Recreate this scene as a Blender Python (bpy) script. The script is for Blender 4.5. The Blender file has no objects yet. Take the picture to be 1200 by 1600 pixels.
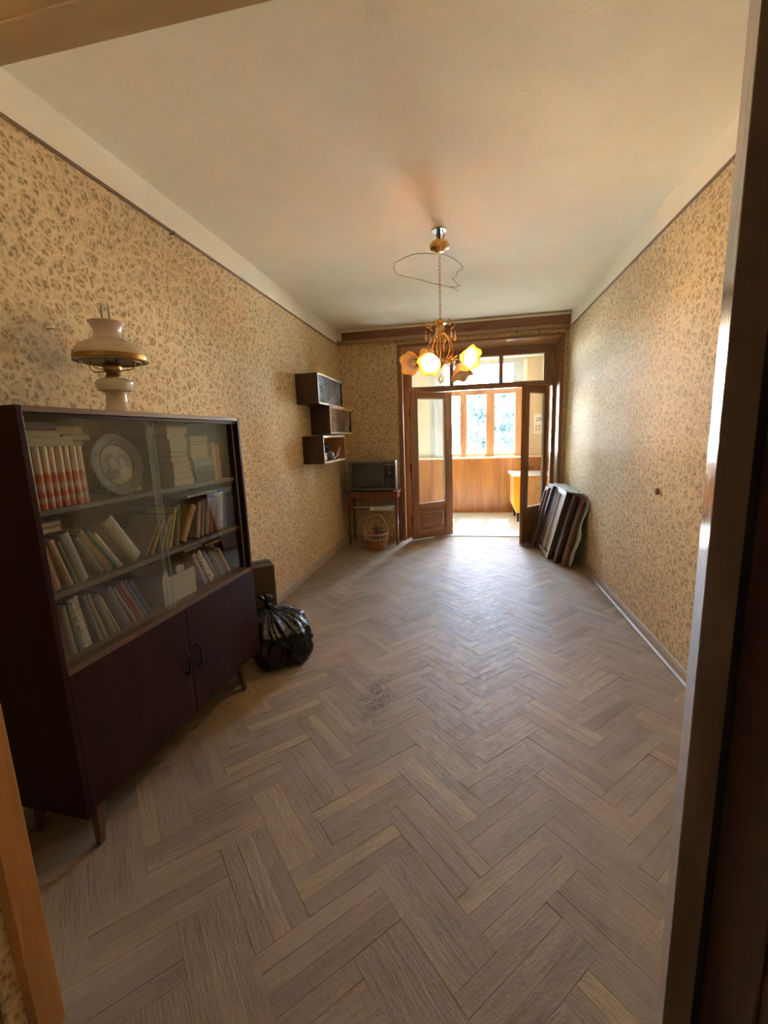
import bpy, bmesh, math, random
from mathutils import Vector, Matrix, Euler, noise as mnoise

random.seed(7)
C = bpy.context.scene.collection
SC = bpy.context.scene
PI = math.pi

# ------------------------------------------------------------------ camera
cam_data = bpy.data.cameras.new('camera')
cam = bpy.data.objects.new('camera', cam_data)
C.objects.link(cam)
cam_data.sensor_fit = 'VERTICAL'
cam_data.sensor_height = 36.0
cam_data.sensor_width = 27.0
CAM_F = 673.65
cam_data.lens = CAM_F / 1600.0 * 36.0
cam_data.clip_start = 0.02
cam_data.clip_end = 400
R_ = Vector((0.98205261, 0.18523172, -0.03552293))
U_ = Vector((0.00238888, 0.17611239, 0.98436717))
W_ = Vector((-0.18859205, 0.96678521, -0.17250913))
CAM_P = Vector((0, 0, 1.5))
cam.matrix_world = Matrix(((R_.x, U_.x, -W_.x, CAM_P.x), (R_.y, U_.y, -W_.y, CAM_P.y),
                           (R_.z, U_.z, -W_.z, CAM_P.z), (0, 0, 0, 1)))
SC.camera = cam

# ------------------------------------------------------------------ sky, sun, exposure
world = bpy.data.worlds.new('world')
SC.world = world
world.use_nodes = True
wn = world.node_tree
bgn = wn.nodes['Background']
sky = wn.nodes.new('ShaderNodeTexSky')
sky.sky_type = 'NISHITA'
sky.sun_disc = False
sky.sun_elevation = math.radians(57.5)
sky.sun_rotation = math.radians(8)
sky.air_density = 1.0
sky.dust_density = 2.0
wn.links.new(sky.outputs[0], bgn.inputs[0])
bgn.inputs[1].default_value = 4.5

sun_data = bpy.data.lights.new('sun', 'SUN')
sun_data.energy = 500.0
sun_data.angle = math.radians(0.6)
sun_data.color = (1.0, 0.985, 0.93)
sun = bpy.data.objects.new('sun', sun_data)
C.objects.link(sun)
sun.rotation_euler = Vector((-0.10, -0.68, -1.09)).to_track_quat('-Z', 'Y').to_euler()
sun.location = (2, 12, 12)

portal_data = bpy.data.lights.new('window_portal', 'AREA')
portal_data.shape = 'RECTANGLE'
portal_data.size = 1.75
portal_data.size_y = 1.75
portal_data.cycles.is_portal = True
portal = bpy.data.objects.new('window_portal', portal_data)
C.objects.link(portal)
portal.location = (0.2, 8.50, 1.9)
portal.rotation_euler = (math.radians(-90), 0, 0)

BULB_POWER = 4.6

SC.view_settings.view_transform = 'Standard'
SC.view_settings.look = 'None'
SC.view_settings.gamma = 1.0
SC.view_settings.use_curve_mapping = False
SC.view_settings.exposure = 1.84
cy = SC.cycles
cy.max_bounces = 14
cy.diffuse_bounces = 7
cy.glossy_bounces = 4
cy.transmission_bounces = 6
cy.transparent_max_bounces = 16
cy.sample_clamp_indirect = 60.0
cy.use_guiding = True
cy.use_surface_guiding = True
cy.use_volume_guiding = False
cy.guiding_training_samples = 128
cy.caustics_reflective = False
cy.caustics_refractive = False
cy.use_denoising = True

# ------------------------------------------------------------------ materials
def new_mat(name):
    m = bpy.data.materials.new(name)
    m.use_nodes = True
    nt = m.node_tree
    return m, nt, nt.nodes, nt.links, nt.nodes['Principled BSDF']

def mat(name, col, rough=0.5, metal=0.0, spec=0.5, coat=0.0):
    m, nt, N, L, b = new_mat(name)
    b.inputs['Base Color'].default_value = (*col, 1)
    b.inputs['Roughness'].default_value = rough
    b.inputs['Metallic'].default_value = metal
    b.inputs['Specular IOR Level'].default_value = spec
    b.inputs['Coat Weight'].default_value = coat
    return m

def mixrgb(N, L, fac, a, b, mode='MIX'):
    n = N.new('ShaderNodeMix')
    n.data_type = 'RGBA'
    n.blend_type = mode
    for sock, v in ((n.inputs[0], fac), (n.inputs[6], a), (n.inputs[7], b)):
        if isinstance(v, (int, float)):
            sock.default_value = v
        elif isinstance(v, tuple):
            sock.default_value = (*v, 1) if len(v) == 3 else v
        else:
            L.new(v, sock)
    return n.outputs[2]

def mth(N, L, op, a, b=None, clamp=False):
    n = N.new('ShaderNodeMath')
    n.operation = op
    n.use_clamp = clamp
    for s, v in ((n.inputs[0], a), (n.inputs[1], b)):
        if v is None:
            continue
        if isinstance(v, (int, float)):
            s.default_value = v
        else:
            L.new(v, s)
    return n.outputs[0]

def smooth(N, L, x, lo, hi):
    n = N.new('ShaderNodeMapRange')
    n.interpolation_type = 'SMOOTHSTEP'
    n.inputs[1].default_value = lo
    n.inputs[2].default_value = hi
    L.new(x, n.inputs[0])
    return n.outputs[0]

def noise(N, L, vec, scale, detail=3, rough=0.5, dist=0.0):
    n = N.new('ShaderNodeTexNoise')
    n.inputs['Scale'].default_value = scale
    n.inputs['Detail'].default_value = detail
    n.inputs['Roughness'].default_value = rough
    n.inputs['Distortion'].default_value = dist
    if vec is not None:
        L.new(vec, n.inputs['Vector'])
    return n.outputs['Fac']

def mapped(N, L, src, scale=(1, 1, 1), loc=(0, 0, 0)):
    n = N.new('ShaderNodeMapping')
    n.inputs['Scale'].default_value = scale
    n.inputs['Location'].default_value = loc
    L.new(src, n.inputs['Vector'])
    return n.outputs[0]

def bump(N, L, b, h, strength=0.3, dist=0.01):
    n = N.new('ShaderNodeBump')
    n.inputs['Strength'].default_value = strength
    n.inputs['Distance'].default_value = dist
    L.new(h, n.inputs['Height'])
    L.new(n.outputs[0], b.inputs['Normal'])

def wood(name, dark, light, axis='Z', rough=0.4, scale=6.0, contrast=(0.35, 0.7), coat=0.0, bmp=0.15, obj=True):
    m, nt, N, L, b = new_mat(name)
    tc = N.new('ShaderNodeTexCoord')
    st = {'X': (0.08, 1, 1), 'Y': (1, 0.08, 1), 'Z': (1, 1, 0.08)}[axis]
    v = mapped(N, L, tc.outputs['Object' if obj else 'Generated'], tuple(s * scale for s in st))
    n1 = noise(N, L, v, 3.0, 5, 0.6, 1.2)
    n2 = noise(N, L, mapped(N, L, tc.outputs['Object'], tuple(s * scale * 6 for s in st)), 3.0, 3, 0.6)
    f = smooth(N, L, n1, *contrast)
    c = mixrgb(N, L, f, dark, light)
    c = mixrgb(N, L, mth(N, L, 'MULTIPLY', n2, 0.35), c, tuple(x * 0.55 for x in dark))
    L.new(c, b.inputs['Base Color'])
    b.inputs['Roughness'].default_value = rough
    b.inputs['Coat Weight'].default_value = coat
    b.inputs['Coat Roughness'].default_value = 0.12
    bump(N, L, b, n2, bmp, 0.003)
    return m

def plaster(name, base, stain, rough=0.85, warm=None):
    m, nt, N, L, b = new_mat(name)
    g = N.new('ShaderNodeNewGeometry')
    p = g.outputs['Position']
    n1 = noise(N, L, p, 0.9, 5, 0.6)
    n2 = noise(N, L, p, 5.0, 5, 0.65)
    n3 = noise(N, L, p, 60.0, 3, 0.6)
    c = mixrgb(N, L, smooth(N, L, n1, 0.35, 0.75), base, stain)
    c = mixrgb(N, L, mth(N, L, 'MULTIPLY', smooth(N, L, n2, 0.45, 0.8), 0.25), c, tuple(x * 0.86 for x in stain))
    L.new(c, b.inputs['Base Color'])
    b.inputs['Roughness'].default_value = rough
    b.inputs['Specular IOR Level'].default_value = 0.2
    h = mth(N, L, 'ADD', mth(N, L, 'MULTIPLY', n2, 1.0), mth(N, L, 'MULTIPLY', n3, 0.25))
    bump(N, L, b, h, 0.25, 0.01)
    return m

def wallpaper_mat():
    m, nt, N, L, b = new_mat('floral_wallpaper')
    g = N.new('ShaderNodeNewGeometry')
    p = g.outputs['Position']
    warp = N.new('ShaderNodeTexNoise')
    warp.inputs['Scale'].default_value = 14.0
    warp.inputs['Detail'].default_value = 2
    L.new(p, warp.inputs['Vector'])
    vm = N.new('ShaderNodeVectorMath')
    vm.operation = 'MULTIPLY_ADD'
    L.new(warp.outputs['Color'], vm.inputs[0])
    vm.inputs[1].default_value = (0.05, 0.05, 0.05)
    L.new(p, vm.inputs[2])
    q = vm.outputs[0]
    def voro(vec, sc, feat='F1'):
        v = N.new('ShaderNodeTexVoronoi')
        v.feature = feat
        v.inputs['Scale'].default_value = sc
        L.new(vec, v.inputs['Vector'])
        return v
    # sprigs 5 to 6 cm across, made of small leaves, on a light ground that shows between them
    big = voro(q, 16.5, 'DISTANCE_TO_EDGE')
    spray = smooth(N, L, big.outputs['Distance'], -0.02, 0.22)
    leaf = voro(mapped(N, L, q, (1, 1, 0.8)), 70.0)
    leafm = smooth(N, L, mth(N, L, 'SUBTRACT', 0.56, leaf.outputs['Distance']), 0.0, 0.16)
    small = voro(q, 130.0)
    smallm = smooth(N, L, mth(N, L, 'SUBTRACT', 0.50, small.outputs['Distance']), 0.0, 0.14)
    sep = N.new('ShaderNodeSeparateColor')
    L.new(leaf.outputs['Color'], sep.inputs[0])
    some = smooth(N, L, sep.outputs[0], 0.10, 0.24)
    edge_ok = mth(N, L, 'ADD', mth(N, L, 'MULTIPLY', spray, 0.8), 0.2)
    leaves = mth(N, L, 'MULTIPLY', mth(N, L, 'MULTIPLY', leafm, some), edge_ok, True)
    dots = mth(N, L, 'MULTIPLY', smallm, spray)
    ground = (0.78, 0.61, 0.375)
    tint = noise(N, L, p, 1.3, 3, 0.5)
    base = mixrgb(N, L, smooth(N, L, tint, 0.3, 0.7), ground, (0.72, 0.55, 0.325))
    base = mixrgb(N, L, mth(N, L, 'MULTIPLY', spray, 0.34), base, (0.42, 0.29, 0.14))
    c = mixrgb(N, L, mth(N, L, 'MULTIPLY', dots, 0.24), base, (0.33, 0.21, 0.09))
    lcol = mixrgb(N, L, sep.outputs[1], (0.25, 0.165, 0.07), (0.38, 0.265, 0.13))
    c = mixrgb(N, L, mth(N, L, 'MULTIPLY', leaves, 0.90), c, lcol)
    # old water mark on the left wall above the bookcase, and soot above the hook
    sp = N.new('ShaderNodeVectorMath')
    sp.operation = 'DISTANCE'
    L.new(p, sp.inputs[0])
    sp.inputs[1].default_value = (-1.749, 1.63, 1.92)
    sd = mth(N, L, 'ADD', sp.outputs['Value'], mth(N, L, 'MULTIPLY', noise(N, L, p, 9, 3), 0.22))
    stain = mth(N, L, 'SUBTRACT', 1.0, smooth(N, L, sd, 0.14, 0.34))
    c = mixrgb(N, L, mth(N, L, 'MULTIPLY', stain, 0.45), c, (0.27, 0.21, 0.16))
    L.new(c, b.inputs['Base Color'])
    b.inputs['Roughness'].default_value = 0.62
    b.inputs['Specular IOR Level'].default_value = 0.07
    n3 = noise(N, L, p, 120.0, 2, 0.5)
    bump(N, L, b, n3, 0.35, 0.004)
    return m

def parquet_mat():
    m, nt, N, L, b = new_mat('dusty_oak_parquet')
    at = N.new('ShaderNodeAttribute')
    at.attribute_name = 'tint'
    uv = N.new('ShaderNodeUVMap')
    g = N.new('ShaderNodeNewGeometry')
    p = g.outputs['Position']
    v = mapped(N, L, uv.outputs[0], (3.0, 42.0, 1))
    grain = noise(N, L, v, 1.0, 5, 0.65, 1.5)
    fine = noise(N, L, mapped(N, L, uv.outputs[0], (10.0, 260.0, 1)), 1.0, 3, 0.6)
    sep = N.new('ShaderNodeSeparateColor')
    L.new(at.outputs['Color'], sep.inputs[0])
    t = sep.outputs[0]
    ylw = sep.outputs[1]
    c = mixrgb(N, L, t, (0.222, 0.160, 0.106), (0.345, 0.255, 0.172))
    c = mixrgb(N, L, mth(N, L, 'MULTIPLY', ylw, 0.75), c, (0.42, 0.31, 0.145))
    c = mixrgb(N, L, mth(N, L, 'MULTIPLY', smooth(N, L, grain, 0.42, 0.68), 0.55), c, (0.15, 0.105, 0.068))
    c = mixrgb(N, L, mth(N, L, 'MULTIPLY', smooth(N, L, fine, 0.5, 0.75), 0.32), c, (0.13, 0.085, 0.055))
    # grey dust film
    dust = noise(N, L, p, 2.2, 6, 0.65)
    c = mixrgb(N, L, mth(N, L, 'MULTIPLY', smooth(N, L, dust, 0.38, 0.75), 0.36), c, (0.42, 0.355, 0.285))
    # worn dark scuff in the middle of the room
    vv = N.new('ShaderNodeVectorMath')
    vv.operation = 'SUBTRACT'
    L.new(p, vv.inputs[0])
    vv.inputs[1].default_value = (-0.515, 2.26, 0)
    vs = mapped(N, L, vv.outputs[0], (0.85, 0.27, 1.0))
    ln = N.new('ShaderNodeVectorMath')
    ln.operation = 'LENGTH'
    L.new(vs, ln.inputs[0])
    sd = mth(N, L, 'ADD', ln.outputs['Value'], mth(N, L, 'MULTIPLY', mth(N, L, 'SUBTRACT', noise(N, L, p, 14, 4), 0.5), 0.18))
    sm = mth(N, L, 'SUBTRACT', 1.0, smooth(N, L, sd, 0.015, 0.11))
    scr = smooth(N, L, noise(N, L, mapped(N, L, p, (70, 22, 1)), 1.0, 4, 0.7, 2.0), 0.47, 0.56)
    c = mixrgb(N, L, mth(N, L, 'MULTIPLY', mth(N, L, 'MULTIPLY', sm, scr), 0.85), c, (0.055, 0.038, 0.028))
    L.new(c, b.inputs['Base Color'])
    rn = noise(N, L, p, 26.0, 5, 0.7, 0.8)
    r = N.new('ShaderNodeMapRange')
    L.new(rn, r.inputs[0])
    r.inputs[1].default_value = 0.3
    r.inputs[2].default_value = 0.75
    r.inputs[3].default_value = 0.50
    r.inputs[4].default_value = 0.80
    L.new(r.outputs[0], b.inputs['Roughness'])
    b.inputs['Specular IOR Level'].default_value = 0.34
    rip = noise(N, L, mapped(N, L, uv.outputs[0], (16.0, 70.0, 1)), 1.0, 3, 0.6, 1.0)
    h = mth(N, L, 'ADD', mth(N, L, 'MULTIPLY', grain, 0.6), mth(N, L, 'ADD', mth(N, L, 'MULTIPLY', rip, 0.8), mth(N, L, 'MULTIPLY', noise(N, L, p, 75.0, 3, 0.6, 0.8), 0.5)))
    bump(N, L, b, h, 0.30, 0.006)
    return m

def glass_mat(name, gloss=0.10, tint=(0.95, 0.97, 0.96), haze=0.0, hazecol=(0.9, 0.92, 0.95), rough=0.02, refl=0.9):
    m, nt, N, L, b = new_mat(name)
    N.remove(b)
    out = N['Material Output']
    tr = N.new('ShaderNodeBsdfTransparent')
    tr.inputs[0].default_value = (*tint, 1)
    gl = N.new('ShaderNodeBsdfGlossy')
    gl.inputs['Roughness'].default_value = rough
    lw = N.new('ShaderNodeFresnel')
    lw.inputs[0].default_value = 1.5
    f = mth(N, L, 'ADD', mth(N, L, 'MULTIPLY', lw.outputs[0], refl), gloss - 0.04, True)
    mx = N.new('ShaderNodeMixShader')
    L.new(f, mx.inputs[0])
    L.new(tr.outputs[0], mx.inputs[1])
    L.new(gl.outputs[0], mx.inputs[2])
    last = mx
    if haze > 0:
        tl = N.new('ShaderNodeBsdfTranslucent')
        tl.inputs[0].default_value = (*hazecol, 1)
        df = N.new('ShaderNodeBsdfDiffuse')
        df.inputs[0].default_value = (*hazecol, 1)
        m2 = N.new('ShaderNodeMixShader')
        m2.inputs[0].default_value = 0.5
        L.new(tl.outputs[0], m2.inputs[1])
        L.new(df.outputs[0], m2.inputs[2])
        g = N.new('ShaderNodeNewGeometry')
        hz = noise(N, L, g.outputs['Position'], 4.0, 5, 0.65)
        m3 = N.new('ShaderNodeMixShader')
        L.new(mth(N, L, 'MULTIPLY', smooth(N, L, hz, 0.2, 0.8), haze * 2), m3.inputs[0])
        L.new(mx.outputs[0], m3.inputs[1])
        L.new(m2.outputs[0], m3.inputs[2])
        last = m3
    L.new(last.outputs[0], out.inputs[0])
    return m

def emit_mat(name, col, strength):
    m, nt, N, L, b = new_mat(name)
    b.inputs['Base Color'].default_value = (*col, 1)
    b.inputs['Emission Color'].default_value = (*col, 1)
    b.inputs['Emission Strength'].default_value = strength
    return m

M = {}
M['wallpaper'] = wallpaper_mat()
M['ceiling'] = plaster('yellowed_ceiling_paint', (0.90, 0.86, 0.73), (0.85, 0.80, 0.655))
M['frieze'] = plaster('cream_frieze_paint', (0.88, 0.83, 0.70), (0.82, 0.765, 0.62))
M['hall'] = plaster('dim_hall_paint', (0.50, 0.38, 0.26), (0.42, 0.31, 0.20))
M['parquet'] = parquet_mat()
M['subfloor'] = mat('dark_subfloor', (0.03, 0.02, 0.014), 0.9)
M['rail'] = wood('picture_rail_wood', (0.16, 0.09, 0.045), (0.26, 0.15, 0.075), 'Y', 0.5)
M['base'] = wood('baseboard_paint', (0.36, 0.26, 0.17), (0.46, 0.34, 0.23), 'Y', 0.5)
M['door_wood'] = wood('brown_varnished_pine', (0.225, 0.095, 0.036), (0.36, 0.165, 0.066), 'Z', 0.32, coat=0.25)
M['door_wood_x'] = wood('brown_varnished_pine_across', (0.225, 0.095, 0.036), (0.36, 0.165, 0.066), 'X', 0.32, coat=0.25)
M['lining'] = wood('orange_varnished_lining', (0.40, 0.19, 0.065), (0.55, 0.29, 0.11), 'Z', 0.3, coat=0.3)
M['lining_x'] = wood('orange_varnished_lining_across', (0.40, 0.19, 0.065), (0.55, 0.29, 0.11), 'X', 0.3, coat=0.3)
M['lining_lit'] = wood('orange_lining_painted_light', (0.66, 0.36, 0.13), (0.78, 0.46, 0.18), 'Z', 0.3, coat=0.3)  # left lining only: light falling on it is put into a paler colour
M['plywood'] = wood('orange_plywood', (0.31, 0.105, 0.013), (0.46, 0.178, 0.026), 'Z', 0.42, scale=4.0)
M['win_wood'] = wood('window_pine', (0.42, 0.20, 0.085), (0.56, 0.30, 0.14), 'Z', 0.4)
M['pelmet'] = wood('reddish_pelmet_wood', (0.20, 0.075, 0.028), (0.31, 0.13, 0.052), 'X', 0.4)
M['ledge'] = wood('pelmet_ledge_wood', (0.36, 0.20, 0.11), (0.46, 0.28, 0.17), 'X', 0.5)
M['jamb'] = wood('ochre_painted_jamb', (0.36, 0.155, 0.036), (0.46, 0.215, 0.058), 'Z', 0.35)
M['jamb_head'] = wood('tan_door_head', (0.74, 0.53, 0.27), (0.80, 0.59, 0.32), 'X', 0.4)  # lighter tan than the side jambs
M['jamb_dark'] = wood('brown_painted_jamb', (0.13, 0.085, 0.055), (0.17, 0.11, 0.075), 'Z', 0.3)
M['jamb_gloss'] = wood('glossy_painted_door_edge', (0.30, 0.22, 0.155), (0.36, 0.27, 0.19), 'Z', 0.16, coat=0.6)
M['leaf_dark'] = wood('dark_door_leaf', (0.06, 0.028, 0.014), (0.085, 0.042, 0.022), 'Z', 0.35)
M['grey_paint'] = mat('blue_grey_window_paint', (0.50, 0.55, 0.60), 0.45)
M['white_paint'] = mat('white_window_paint', (0.80, 0.78, 0.72), 0.45)
M['sill'] = mat('pale_sill_paint', (0.78, 0.66, 0.50), 0.4)
M['balcony_wall'] = plaster('cream_balcony_wall', (0.68, 0.645, 0.54), (0.61, 0.57, 0.46), 1.0)
M['balcony_wall'].node_tree.nodes['Principled BSDF'].inputs['Specular IOR Level'].default_value = 0.05
M['balcony_paper'] = plaster('tan_balcony_wallpaper', (0.66, 0.54, 0.37), (0.54, 0.42, 0.26), 1.0)
M['balcony_paper'].node_tree.nodes['Principled BSDF'].inputs['Specular IOR Level'].default_value = 0.02
M['balcony_floor'] = plaster('pale_balcony_linoleum', (0.63, 0.66, 0.65), (0.57, 0.60, 0.585), 0.5)
M['win_glass'] = glass_mat('dusty_window_glass', 0.05, (0.93, 0.97, 1.0), 0.004, (0.85, 0.93, 1.0))
M['door_glass'] = glass_mat('door_glass', 0.05, (0.96, 0.97, 0.96), 0.012, (0.95, 0.95, 0.93), refl=0.5)
M['clear_door_glass'] = glass_mat('clear_door_glass', 0.04, (0.97, 0.97, 0.96), 0.0, refl=0.25)
M['cab_glass'] = glass_mat('bookcase_glass', 0.04, (0.95, 0.965, 0.95), 0.0, refl=0.22)
M['glass_edge'] = mat('green_glass_edge', (0.50, 0.66, 0.58), 0.15)
M['mahogany'] = wood('dark_mahogany_veneer', (0.022, 0.0058, 0.0048), (0.036, 0.0105, 0.008), 'Z', 0.34, scale=3.0, coat=0.0, bmp=0.05)
M['mahogany'].node_tree.nodes['Principled BSDF'].inputs['Specular IOR Level'].default_value = 0.16
M['mahogany_edge'] = wood('worn_mahogany_edge', (0.10, 0.045, 0.026), (0.15, 0.07, 0.04), 'X', 0.4)
M['cab_inside'] = wood('bookcase_interior', (0.10, 0.07, 0.05), (0.16, 0.115, 0.085), 'X', 0.55)
M['brass'] = mat('polished_brass', (0.72, 0.47, 0.17), 0.2, 1.0)
M['brass_dark'] = mat('dark_brass', (0.30, 0.19, 0.07), 0.3, 1.0)
M['chrome'] = mat('dull_chrome', (0.5, 0.48, 0.45), 0.25, 1.0)
M['iron'] = mat('black_iron', (0.02, 0.018, 0.016), 0.4, 0.6)
M['porcelain'] = mat('cream_porcelain', (0.66, 0.60, 0.46), 0.18, coat=0.5)
M['gap_shade'] = mat('painted_gap_shade', (0.02, 0.012, 0.008), 0.8)

# ------------------------------------------------------------------ geometry helpers
class MB:
    def __init__(s):
        s.v = []
        s.f = []
        s.mi = []
        s.cur = 0
    def add(s, vs, fs, X=None):
        k = len(s.v)
        s.v += [tuple(X @ Vector(p)) if X is not None else tuple(p) for p in vs]
        s.f += [tuple(i + k for i in f) for f in fs]
        s.mi += [s.cur] * len(fs)
        return s
    def box(s, x0, y0, z0, x1, y1, z1, X=None):
        vs = [(x0, y0, z0), (x1, y0, z0), (x1, y1, z0), (x0, y1, z0), (x0, y0, z1), (x1, y0, z1), (x1, y1, z1), (x0, y1, z1)]
        return s.hexa(vs, X)
    def hexa(s, vs, X=None):
        return s.add(vs, [(0, 3, 2, 1), (4, 5, 6, 7), (0, 1, 5, 4), (1, 2, 6, 5), (2, 3, 7, 6), (3, 0, 4, 7)], X)
    def prism(s, poly, z0, z1, X=None):
        n = len(poly)
        vs = [(x, y, z0) for x, y in poly] + [(x, y, z1) for x, y in poly]
        fs = [tuple(range(n - 1, -1, -1)), tuple(range(n, 2 * n))]
        fs += [(i, (i + 1) % n, n + (i + 1) % n, n + i) for i in range(n)]
        return s.add(vs, fs, X)
    def lathe(s, prof, n=24, X=None, capb=False, capt=False, wob=None):
        vs, fs = [], []
        m = len(prof)
        for i in range(n):
            a = 2 * PI * i / n
            for j, (r, z) in enumerate(prof):
                rr, zz = (r, z) if wob is None else wob(a, j, r, z)
                vs.append((rr * math.cos(a), rr * math.sin(a), zz))
        for i in range(n):
            k = (i + 1) % n
            for j in range(m - 1):
                fs.append((i * m + j, k * m + j, k * m + j + 1, i * m + j + 1))
        if capb:
            fs.append(tuple(i * m for i in range(n - 1, -1, -1)))
        if capt:
            fs.append(tuple(i * m + m - 1 for i in range(n)))
        return s.add(vs, fs, X)
    def tube(s, pts, r, n=8, closed=False, X=None, caps=True):
        pts = [Vector(p) for p in pts]
        rs = r if isinstance(r, (list, tuple)) else [r] * len(pts)
        m = len(pts)
        vs, fs = [], []
        up = None
        for i, p in enumerate(pts):
            a = pts[(i - 1) % m] if (closed or i > 0) else p
            c = pts[(i + 1) % m] if (closed or i < m - 1) else p
            t = (c - a).normalized()
            if up is None:
                up = Vector((0, 0, 1)) if abs(t.z) < 0.9 else Vector((1, 0, 0))
            sd = t.cross(up)
            if sd.length < 1e-6:
                sd = t.cross(Vector((0, 1, 0)))
            sd.normalize()
            up = sd.cross(t).normalized()
            for k in range(n):
                an = 2 * PI * k / n
                vs.append(tuple(p + rs[i] * (math.cos(an) * sd + math.sin(an) * up)))
        for i in range(m if closed else m - 1):
            j = (i + 1) % m
            for k in range(n):
                l = (k + 1) % n
                fs.append((i * n + k, i * n + l, j * n + l, j * n + k))
        if caps and not closed:
            fs.append(tuple(range(n - 1, -1, -1)))
            fs.append(tuple((m - 1) * n + k for k in range(n)))
        return s.add(vs, fs, X)
    def ball(s, c, r, n=12, X=None, sq=(1, 1, 1)):
        prof = []
        m = max(4, n // 2)
        vs = [(c[0], c[1], c[2] - r * sq[2])]
        for j in range(1, m):
            t = -PI / 2 + PI * j / m
            for i in range(n):
                a = 2 * PI * i / n
                vs.append((c[0] + r * sq[0] * math.cos(t) * math.cos(a), c[1] + r * sq[1] * math.cos(t) * math.sin(a), c[2] + r * sq[2] * math.sin(t)))
        vs.append((c[0], c[1], c[2] + r * sq[2]))
        fs = []
        for i in range(n):
            fs.append((0, 1 + (i + 1) % n, 1 + i))
            fs.append((len(vs) - 1, 1 + (m - 2) * n + i, 1 + (m - 2) * n + (i + 1) % n))
            for j in range(m - 2):
                fs.append((1 + j * n + i, 1 + j * n + (i + 1) % n, 1 + (j + 1) * n + (i + 1) % n, 1 + (j + 1) * n + i))
        return s.add(vs, fs, X)
    def build(s, name, mats, parent=None, smooth_deg=None, bevel=0.0, kind=None, label=None):
        me = bpy.data.meshes.new(name)
        me.from_pydata(s.v, [], s.f)
        ml = mats if isinstance(mats, (list, tuple)) else [mats]
        for m_ in ml:
            me.materials.append(m_ if not isinstance(m_, str) else M[m_])
        if len(ml) > 1:
            me.polygons.foreach_set('material_index', s.mi)
        me.update()
        if smooth_deg:
            me.polygons.foreach_set('use_smooth', [True] * len(me.polygons))
            me.set_sharp_from_angle(angle=math.radians(smooth_deg))
        o = bpy.data.objects.new(name, me)
        C.objects.link(o)
        if parent is not None:
            o.parent = parent
        if bevel > 0:
            bv = o.modifiers.new('bevel', 'BEVEL')
            bv.width = bevel
            bv.segments = 2
            bv.limit_method = 'ANGLE'
            bv.angle_limit = math.radians(40)
        if kind:
            o['kind'] = kind
        if label:
            o['label'] = label
        return o

def thing(name, label, cat, loc=(0, 0, 0), rot=(0, 0, 0), group=None):
    o = bpy.data.objects.new(name, None)
    o.empty_display_size = 0.1
    C.objects.link(o)
    o.location = loc
    o.rotation_euler = rot
    return tag(o, label, cat, group)

def tag(o, label, cat, group=None):
    o['label'] = label
    o['category'] = cat
    if group:
        o['group'] = group
    return o

def struct(name, parent=None):
    o = bpy.data.objects.new(name, None)
    C.objects.link(o)
    o['kind'] = 'structure'
    if parent:
        o.parent = parent
    return o

def copy_tree(o, parent=None):
    c = o.copy()
    C.objects.link(c)
    if parent is not None:
        c.parent = parent
    for ch in list(o.children):
        copy_tree(ch, c)
    return c

def bx(x0, y0, z0, x1, y1, z1):
    return MB().box(x0, y0, z0, x1, y1, z1)

def arc(c, r, a0, a1, n, plane='xz'):
    out = []
    for i in range(n + 1):
        a = a0 + (a1 - a0) * i / n
        u, v = r * math.cos(a), r * math.sin(a)
        out.append((c[0] + u, c[1], c[2] + v) if plane == 'xz' else (c[0], c[1] + u, c[2] + v) if plane == 'yz' else (c[0] + u, c[1] + v, c[2]))
    return out

def bez(p0, p1, p2, p3, n=12):
    p0, p1, p2, p3 = map(Vector, (p0, p1, p2, p3))
    return [tuple((1 - t) ** 3 * p0 + 3 * (1 - t) ** 2 * t * p1 + 3 * (1 - t) * t * t * p2 + t ** 3 * p3) for t in [i / n for i in range(n + 1)]]

# ------------------------------------------------------------------ room shell
XL, XR, YF, YB = -1.749, 1.271, 0.72, 6.107
ZR, ZC = 2.763, 2.943
YO = 6.53                       # outer face of the back wall
wl = bx(XL - 0.2, 0.62, 0, XL, YO, ZC).build('wall_left', 'wallpaper', kind='structure')
bx(XL, YF, ZR + 0.004, XL + 0.004, YB, ZC).build('plaster_band', 'frieze', wl, kind='structure')
wr = bx(XR, 0.62, 0, XR + 0.2, YO, ZC).build('wall_right', 'wallpaper', kind='structure')
bx(XR - 0.004, YF, ZR + 0.004, XR, YB, ZC).build('plaster_band', 'frieze', wr, kind='structure')
bx(XL - 0.2, 0.4, ZC, XR + 0.2, YO, ZC + 0.15).build('ceiling', 'ceiling', kind='structure')
OL, OR_, OT = -0.895, 1.20, 2.70
wb = MB().box(XL, YB, 0, OL, YO, ZC).box(OR_, YB, 0, XR, YO, ZC).box(OL, YB, OT, OR_, YO, ZC).build('wall_back', 'wallpaper', kind='structure')
# front wall, with the doorway the camera stands in
JL, JR = -1.056, 0.372
MB().box(XL, 0.62, 0, JL - 0.03, YF, ZC).box(0.535, 0.62, 0, XR, YF, ZC).box(JL - 0.03, 0.62, 2.20, 0.535, YF, ZC).build('wall_front', 'wallpaper', kind='structure')

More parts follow.
